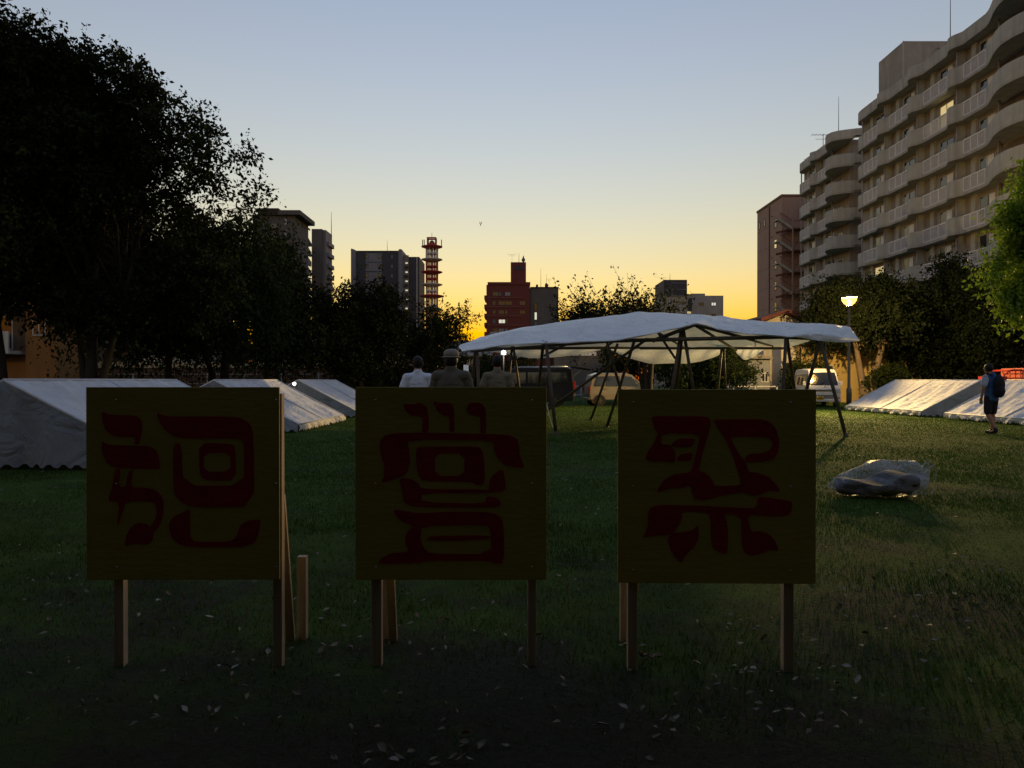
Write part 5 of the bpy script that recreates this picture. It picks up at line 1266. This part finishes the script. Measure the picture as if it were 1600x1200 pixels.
# ------------------------------------------------------------------ people
def union(name, prims, m, parent, voxel=.012, smooth=4):
    """closed primitives fused into one continuous skin (voxel remesh), then relaxed"""
    mb = MB()
    for p in prims:
        if p[0] == 'c':      # tapered capsule
            _, a, b, ra, rb = p; a, b = Vector(a), Vector(b); d = (b - a)
            L = d.length; d = d / L; pts = []; rad = []
            for t in (-1, -.85, -.5, 0): pts.append(a + d * ra * t); rad.append(max(.0015, ra * math.sqrt(max(0, 1 - t * t))))
            for t in (0, .5, .85, 1): pts.append(b + d * rb * t); rad.append(max(.0015, rb * math.sqrt(max(0, 1 - t * t))))
            mb.tube(pts, rad, 14)
        else:                # ellipsoid
            _, c, s = p[:3]; c = Vector(c); rx = Matrix.Rotation(p[3], 3, 'X') if len(p) > 3 else Matrix.Identity(3)
            v = []; f = []; nu, nv = 18, 12
            for j in range(nv + 1):
                th = math.pi * min(max(j / nv, .01), .99)
                for i in range(nu):
                    ph = 2 * math.pi * i / nu; v.append(c + rx @ Vector((s[0]*math.sin(th)*math.cos(ph), s[1]*math.sin(th)*math.sin(ph), s[2]*math.cos(th))))
            for j in range(nv):
                for i in range(nu): f.append((j*nu+i, j*nu+(i+1) % nu, (j+1)*nu+(i+1) % nu, (j+1)*nu+i))
            f += [tuple(range(nu)), tuple(nv*nu+i for i in range(nu))]
            mb.add(v, f, True)
    me = mb.mesh(name); o = bpy.data.objects.new(name, me); COL.objects.link(o)
    r = o.modifiers.new('r', 'REMESH'); r.mode = 'VOXEL'; r.voxel_size = voxel; r.use_smooth_shade = True
    s = o.modifiers.new('s', 'SMOOTH'); s.iterations = smooth; s.factor = .5
    dg = bpy.context.evaluated_depsgraph_get(); dg.update(); me2 = bpy.data.meshes.new_from_object(o.evaluated_get(dg)); me2.name = name
    o.modifiers.clear(); o.data = me2; me2.materials.clear(); me2.materials.append(MATS[m])
    me2.polygons.foreach_set('use_smooth', [True] * len(me2.polygons))
    o.parent = parent; return o

def hand(prims, wr, d, side, pn, size=1.0, curl=.5):
    """palm + four fingers + thumb; d: direction from wrist, pn: palm normal"""
    wr = Vector(wr); d = Vector(d).normalized(); pn = Vector(pn); pn = (pn - d * pn.dot(d)).normalized(); ac = d.cross(pn).normalized() * side
    s = size
    for k in (-1, 0, 1): prims.append(('c', wr + ac * .022 * k * s, wr + d * .075 * s + ac * .026 * k * s, .016 * s, .014 * s))
    for k, ln in enumerate((.068, .076, .071, .055)):
        a = wr + d * .085 * s + ac * (.033 - .022 * k) * s; e = (d + pn * curl * .6).normalized(); b = a + e * ln * .55 * s
        e2 = (d * (1 - curl * .6) + pn * curl * 1.3).normalized(); prims.append(('c', a, b, .0095 * s, .0085 * s)); prims.append(('c', b, b + e2 * ln * .5 * s, .0085 * s, .0075 * s))
    a = wr + d * .022 * s + ac * .03 * s; b = a + (ac * .8 + d * .75 + pn * .35).normalized() * .042 * s
    prims.append(('c', a, b, .0125 * s, .0105 * s)); prims.append(('c', b, b + (d + pn * .4 + ac * .1).normalized() * .03 * s, .0105 * s, .0085 * s))

def person(label, loc, rz, H=1.72, joints=None, shirt='shirt_white', legs='trouser_dark', short=False, sleeve='shirt', hat=None, hair=True, shoes='shoe', build=1.0, bow=0.0, extra=None):
    """faces local +Y. joints override the default standing pose (metres for a 1.72 m figure)"""
    J = dict(hipL=(-.09, 0, .90), hipR=(.09, 0, .90), kneeL=(-.10, .02, .49), kneeR=(.10, .02, .49), ankL=(-.11, -.02, .085), ankR=(.11, -.02, .085),
             toeL=(-.13, .14, .035), toeR=(.13, .14, .035), shL=(-.18, -.01, 1.375), shR=(.18, -.01, 1.375), elL=(-.25, -.02, 1.12), elR=(.25, -.02, 1.12),
             wrL=(-.24, .10, .88), wrR=(.24, .10, .88), neck=(0, -.01, 1.46), head=(0, .015, 1.595), chest=(0, 0, 1.27), pelvis=(0, 0, .95))
    if joints: J.update(joints)
    k = H / 1.72; J = {a: Vector(b) * k for a, b in J.items()}
    r = thing('person', label, 'person', loc, rz)
    b = build * k; P_ = []
    hd = J['head']
    P_ += [('e', hd + Vector((0, .0, .02)) * k, (.08 * k, .098 * k, .112 * k)), ('e', hd + Vector((0, .03, -.055)) * k, (.055 * k, .06 * k, .06 * k)),
           ('c', hd + Vector((0, .09, .0)) * k, hd + Vector((0, .108, -.022)) * k, .009 * k, .014 * k),                       # nose
           ('e', hd + Vector((-.077, -.005, -.005)) * k, (.012 * k, .022 * k, .034 * k)), ('e', hd + Vector((.077, -.005, -.005)) * k, (.012 * k, .022 * k, .034 * k)),
           ('c', hd + Vector((-.02, .083, -.058)) * k, hd + Vector((.02, .083, -.058)) * k, .008 * k, .008 * k),                  # lips
           ('c', J['neck'] - Vector((0, 0, .05)), hd - Vector((0, .01, .05)) * k, .07 * b, .06 * b)]
    P_ += [('e', J['chest'], (.165 * b, .105 * b, .22 * k)), ('e', J['pelvis'] + Vector((0, 0, .08)), (.145 * b, .10 * b, .17 * k)), ('c', J['shL'], J['shR'], .062 * b, .062 * b)]
    for s in 'LR':
        P_ += [('c', J['sh' + s], J['el' + s], .05 * b, .04 * b), ('c', J['el' + s], J['wr' + s], .04 * b, .028 * b),
               ('c', J['hip' + s], J['knee' + s], .082 * b, .055 * b), ('c', J['knee' + s], J['knee' + s].lerp(J['ank' + s], .35) + Vector((0, -.018, 0)), .052 * b, .056 * b),
               ('c', J['knee' + s].lerp(J['ank' + s], .35) + Vector((0, -.018, 0)), J['ank' + s], .054 * b, .036 * b), ('c', J['ank' + s], J['toe' + s], .036 * b, .028 * b)]
        hd_ = (J['wr' + s] - J['el' + s]).normalized(); hand(P_, J['wr' + s], hd_, 1 if s == 'R' else -1, J.get('palm' + s, Vector((1 if s == 'L' else -1, .3, 0))), k)
    union('body', P_, 'skin', r, .010, 3)
    # shirt: torso and sleeves, a little outside the body
    sl = .62 if sleeve == 'shirt' else 1.0; e = .016; T = []
    T += [('e', J['chest'], (.165 * b + e, .105 * b + e, .22 * k)), ('c', J['shL'], J['shR'], .062 * b + e, .062 * b + e), ('c', J['neck'] - Vector((0, 0, .06)), J['neck'] + Vector((0, 0, .005)), .085 * b, .075 * b), ('c', J['neck'] - Vector((0, 0, .03)), J['shL'], .062 * b, .06 * b), ('c', J['neck'] - Vector((0, 0, .03)), J['shR'], .062 * b, .06 * b)]
    for z0, z1, wd, dp in ((1.28, 1.05, .158, .11), (1.06, .86, .165, .118)):
        for t in np.linspace(0, 1, 5): z = (z0 + (z1 - z0) * t) * k; q = J['chest'].lerp(J['pelvis'], min(1, max(0, (1.27 * k - z) / (.32 * k)))); T.append(('e', (q.x, q.y, z), ((wd * b + e), (dp * b + e), .09 * k)))
    for s in 'LR':
        t = J['sh' + s].lerp(J['el' + s], sl); T.append(('c', J['sh' + s], t, .062 * b + e * .6, .056 * b + e))
    union('shirt', T, shirt, r, .012, 4)
    # trousers or shorts
    T = [('e', J['pelvis'] + Vector((0, 0, -.03)), (.155 * b + .008, .115 * b + .008, .12 * k))]
    for s in 'LR':
        kn = J['knee' + s]
        if short: T.append(('c', J['hip' + s], J['hip' + s].lerp(kn, .86), .098 * b, .088 * b))
        else: T += [('c', J['hip' + s], kn, .098 * b, .07 * b), ('c', kn, J['ank' + s] + Vector((0, 0, .0)), .07 * b, .052 * b)]
    union('shorts' if short else 'trousers', T, legs, r, .012, 4)
    for s in 'LR':
        a, t = J['ank' + s], J['toe' + s]; d = (t - a); d2 = Vector((d.x, d.y, 0)); d2 = d2.normalized() if d2.length > .01 else Vector((0, 1, 0))
        union('shoe', [('c', a + Vector((0, 0, -.01)) - d2 * .02, a + Vector((0, 0, .02)), .046 * b, .042 * b), ('c', a - d2 * .035 + d * .15 * 0 + Vector((0, 0, -.04 * k)), t + d2 * .02, .042 * b, .036 * b)], shoes, r, .010, 3)
    if hair:
        o = hd + Vector((0, -.012, .03)) * k
        prs = [('e', o, (.092 * k, .105 * k, .115 * k))] if not hat else [('e', o + Vector((0, -.02, -.04)) * k, (.09 * k, .093 * k, .1 * k))]
        h = union('hair', prs, 'hair', r, .010, 2)
        bm = bmesh.new(); bm.from_mesh(h.data)   # trim to a hairline: keep back and top
        bmesh.ops.delete(bm, geom=[v for v in bm.verts if (v.co.z < hd.z - .085 * k) or (v.co.y > hd.y + .045 * k and v.co.z < hd.z + .055 * k)], context='VERTS')
        bm.to_mesh(h.data); bm.free()
    if hat:
        c = hd + Vector((0, -.005, .05)) * k; m = MB()
        m.lathe([(.103 * k, -.012), (.101 * k, .03), (.092 * k, .062), (.06 * k, .083), (.012 * k, .09)], c, 24)
        crown = m.build('hat', hat, r, False)
        m = MB(); m.lathe([(.100 * k, -.014), (.122 * k, -.024), (.124 * k, -.018), (.101 * k, -.006)], c, 28); br = m.build('brim', hat, crown, False)
    for s in (-1, 1):
        m = MB(); m.lathe([(.004, -.011), (.0105, -.006), (.0115, 0), (.0105, .006), (.004, .011)], hd + Vector((s * .031, .084, .015)) * k, 10); m.build('eye', 'eye_white', r, False)
    if extra: extra(r, J, k, b)
    return r

p = P(653, 594, 11.6)
person('person in pale blue white T-shirt seen from behind', (p.x, p.y, 0), R(6), 1.70, dict(elL=(-.27, 0, 1.13), wrL=(-.24, .13, .9), elR=(.26, -.01, 1.13)), 'shirt_white', 'trouser_dark')
p = P(705, 594, 9.2)
def cap_extra(r, J, k, b):
    t = union('arm_cover', [('c', J['elR'], J['wrR'], .047 * b, .036 * b), ('c', J['shR'].lerp(J['elR'], .7), J['elR'], .052 * b, .05 * b)], 'sleeve_pattern', r, .010, 3)
person('person in floppy cap and olive shirt, patterned sleeve raised to a phone', (p.x, p.y, 0), R(-4), 1.71,
       dict(elR=(.245, .06, 1.15), wrR=(.215, .25, 1.33), elL=(-.25, .06, 1.14), wrL=(-.16, .27, 1.12)), 'shirt_olive', 'trouser_tan', hat='cap_cloth', build=1.1, extra=cap_extra)
ph = thing('smartphone', 'smartphone held up by the person in the cap', 'phone', (p.x + .17, p.y + .34, 1.455), R(-8))
m = MB(); m.box(-.037, .037, 0, .009, -.075, .075); m.build('body', 'phone_body', ph, False, bevel=.004)
m = MB(); m.box(-.034, .034, -.0015, -.0003, -.07, .07); m.build('screen', 'phone_screen', ph, False)
p = P(777, 594, 12.0)
person('person in khaki shirt with dark hair, farther right of the cap wearer', (p.x, p.y, 0), R(10), 1.73,
       dict(elL=(-.27, .03, 1.14), wrL=(-.27, .2, 1.02), elR=(.25, -.02, 1.13), wrR=(.25, .08, .9)), 'shirt_khaki', 'trouser_dark')
p = G(1549, 678)
def pack(r, J, k, b):
    bp_ = union('backpack', [('e', (.04, -.18, 1.2), (.15, .095, .25)), ('e', (.04, -.19, 1.05), (.14, .1, .16)), ('e', (.04, -.25, 1.06), (.1, .05, .11))], 'pack_navy', r, .012, 3)
    bp_['label'] = 'dark navy backpack'
    for s in (-1, 1):
        m = MB(); m.tube([(s * .1 + .01, -.13, 1.42), (s * .11, .0, 1.485), (s * .12, .115, 1.38), (s * .13, .125, 1.2), (s * .15, -.05, 1.05)], .02, 8); m.build('strap', 'pack_navy', r, False)
    union('sleeve', [('c', J['shL'], J['shL'].lerp(J['elL'], .68), .078 * b, .074 * b)], 'sleeve_pale', r, .010, 3)
person('person walking away with dark backpack, blue shirt and shorts by the right tents', (p.x, p.y, 0), R(12), 1.72,
       dict(kneeL=(-.085, .02, .49), ankL=(-.06, -.17, .12), toeL=(-.05, -.06, .04), kneeR=(.1, .06, .49), ankR=(.075, .05, .085), toeR=(.085, .21, .035), elL=(-.285, -.05, 1.13), wrL=(-.285, .0, .88),
            elR=(.285, .0, 1.13), wrR=(.27, .1, .9), head=(-.05, .04, 1.59)), 'shirt_blue', 'trouser_dark', short=True, extra=pack)

# ------------------------------------------------------------------ small things
def play_frame():
    y = 29.5; X = lambda px: (px - 800) / F * y; Z = lambda py: CAM_H + (HZ - py) / F * y
    r = thing('play_frame', 'red playground climbing frame behind the right tents', 'play equipment', (X(1590), y, 0))
    for dy in (0, 1.2):
        pts = [(X(1566) + (X(1600) - X(1566)) * t, y + dy, Z(590) + (Z(578) - Z(590)) * math.sin(min(1, t * 2) * math.pi / 2)) for t in np.linspace(0, 1, 12)]
        m = MB(); m.tube([(X(1566), y + dy, 0)] + pts + [(X(1640), y + dy, Z(578))], .03, 8); m.build('arch', 'play_red', r)
    for t in (.35, .6, .85):
        x = X(1566) + (X(1600) - X(1566)) * t; z = Z(590) + (Z(578) - Z(590)) * math.sin(min(1, t * 2) * math.pi / 2)
        m = MB(); m.tube([(x, y, 0), (x, y, z)], .022, 8); m.tube([(x, y, z), (x, y + 1.2, z)], .022, 8); m.build('rung', 'play_red', r)
    m = MB(); m.box(X(1560), X(1572), y - .1, y + 1.3, Z(594), Z(588)); m.build('side_board', 'play_red', r, bevel=.02)
    m = MB(); m.box(X(1597), X(1622), y - .08, y + 1.3, Z(600), Z(575)); m.build('panel', 'play_orange', r, bevel=.03)
play_frame()
def pipe_stand():
    p = G(858, 668); x, y = p.x, p.y
    r = thing('pipe_stand', 'bright metal folding pipe stand near the canopy leg', 'stand', (x, y, 0)); w = .22; h = .98
    for a, b in (((-w, -.1, 0), (-w * .8, 0, h)), ((w * .4, -.1, 0), (-w * .6, 0, h * .9)), ((-w, .35, 0), (-w * .8, .02, h))): m = MB(); m.tube([(x + a[0], y + a[1], a[2]), (x + b[0], y + b[1], b[2])], .016, 8); m.build('leg', 'rail_white', r)
    for z in (.35, .68): m = MB(); m.tube([(x - w * .95, y - .05, z), (x + w * (.2 - z * .35), y - .05, z)], .012, 6); m.build('crossbar', 'rail_white', r)
pipe_stand()
def bird():
    p = P(751, 352, 60)
    r = thing('bird', 'tiny dark bird flying in the pale sky', 'bird', p)
    m = MB(); m.tube([(-.02, -.16, 0), (0, -.06, .01), (0, .08, .01), (0, .2, -.01)], [.01, .045, .04, .008], 8)
    for s in (-1, 1): m.add([(0, .05, .03), (s * .1, .06, .2), (s * .06, -.05, .3), (0, -.06, .03)], [(0, 1, 2, 3)]); m.add([(0, .05, .025), (s * .1, .06, .19), (s * .06, -.05, .29), (0, -.06, .025)], [(3, 2, 1, 0)])
    m.build('body', 'bird_dark', r, False)
bird()
def wires():
    r = thing('utility_pole', 'distant utility pole with wires left of the brown tower', 'utility pole', (19.4 * 2.2, 140, 0)); x = (1136 - 800) / F * 140
    r.location.x = x
    m = MB(); m.tube([(x, 140, 0), (x, 140, 13.4)], .14, 8); m.build('pole', 'grey_flank', r)
    m = MB(); m.bar((x - .9, 140, 12.9), (x + .9, 140, 12.9), .1); m.build('crossarm', 'grey_flank', r)
    for dz, dx in ((0, -.8), (0, .8), (-.9, 0)):
        pts = []
        for i in range(13):
            t = i / 12; pts.append((x + dx + 9 * t, 140 - 6 * t, 12.95 + dz - 1.2 * math.sin(math.pi * t) * .6)); 
        m = MB(); m.tube(pts, .03, 4); m.build('wire', 'antenna', r)
wires()

def fallen_leaves():
    rng = np.random.default_rng(8); mb_ = []
    def leaf_mesh(i):
        r_ = np.random.default_rng(100 + i); m = MB(); L = 1.0; v = []; f = []
        for a in range(7):
            t = a / 6; w_ = .26 * math.sin(math.pi * min(1, t * .92 + .06)) ** .8; cu = .10 * math.sin(t * 3 + i)
            for s in (-1, 0, 1): v.append(((t - .5) * L, s * w_ * (1 + .12 * r_.normal()), cu + abs(s) * (.10 + .05 * i % .12)))
        for a in range(6):
            for s in (0, 1): f.append((a*3+s, a*3+s+1, (a+1)*3+s+1, (a+1)*3+s))
        m.add(v, f, True); m.tube([(-.5, 0, v[1][2]), (-.78, .03, .06)], .02, 4); return m.mesh('fallen_leaf', 'dry_leaf_pale' if i % 2 else 'dry_leaf')
    mesh = [leaf_mesh(i) for i in range(6)]
    # clusters as in the photograph: around the posts and between the boards
    cl = [(375, 1030, 30), (390, 1045, 25), (545, 1015, 25), (700, 990, 60), (1010, 1030, 12), (1100, 1050, 70), (1150, 985, 45), (1190, 1060, 60), (1330, 1050, 70), (1230, 1080, 60), (760, 960, 80), (480, 960, 70), (130, 950, 60), (40, 940, 50), (1420, 1000, 80), (950, 1120, 120), (1390, 1010, 40), (1530, 935, 50), (640, 960, 60), (320, 1090, 90), (1040, 1130, 50), (600, 1190, 50), (740, 1180, 40), (1480, 900, 90), (900, 880, 70), (510, 870, 60), (1320, 960, 90), (250, 960, 70)]
    n = 0
    while n < 170:
        cx, cy, sp = cl[int(rng.integers(0, len(cl)))]; px, py = cx + rng.normal() * sp, cy + rng.normal() * sp * .28
        if py < 800 or py > 1230: continue
        g = G(px, py); o = bpy.data.objects.new('fallen_leaf', mesh[int(rng.integers(0, 6))]); COL.objects.link(o)
        s = .024 + .026 * rng.random(); o.scale = (s, s, s); o.location = (g.x, g.y, .006 + .008 * rng.random()); o.rotation_euler = (rng.normal() * .35, rng.normal() * .35, rng.random() * 6.28)
        tag(o, 'dry fallen leaf lying on the dark foreground grass', 'leaf', 'fallen leaves on the lawn'); n += 1
    # the small far ones nobody could count
    N = 800; Y = 2.6 + rng.random(N) ** 1.7 * 15; X = (rng.random(N) * 2 - 1) * Y * .75; a = rng.random(N) * 6.28; l = (.008 + .014 * rng.random(N)) * (.7 + Y / 9); z = .016 + .014 * rng.random(N)
    dx, dy = np.cos(a) * l, np.sin(a) * l; v = np.empty((N, 4, 3))
    v[:, 0] = np.stack([X - dx, Y - dy, z], -1); v[:, 1] = np.stack([X + dy * .45, Y - dx * .45, z + .006], -1); v[:, 2] = np.stack([X + dx, Y + dy, z + .01], -1); v[:, 3] = np.stack([X - dy * .45, Y + dx * .45, z + .012], -1)
    tag(npmesh('leaf_litter', v.reshape(-1, 3), np.arange(N * 4).reshape(N, 4), 'dry_leaf'), 'scattered small dry leaves farther out on the lawn', 'leaves', kind='stuff')
fallen_leaves()
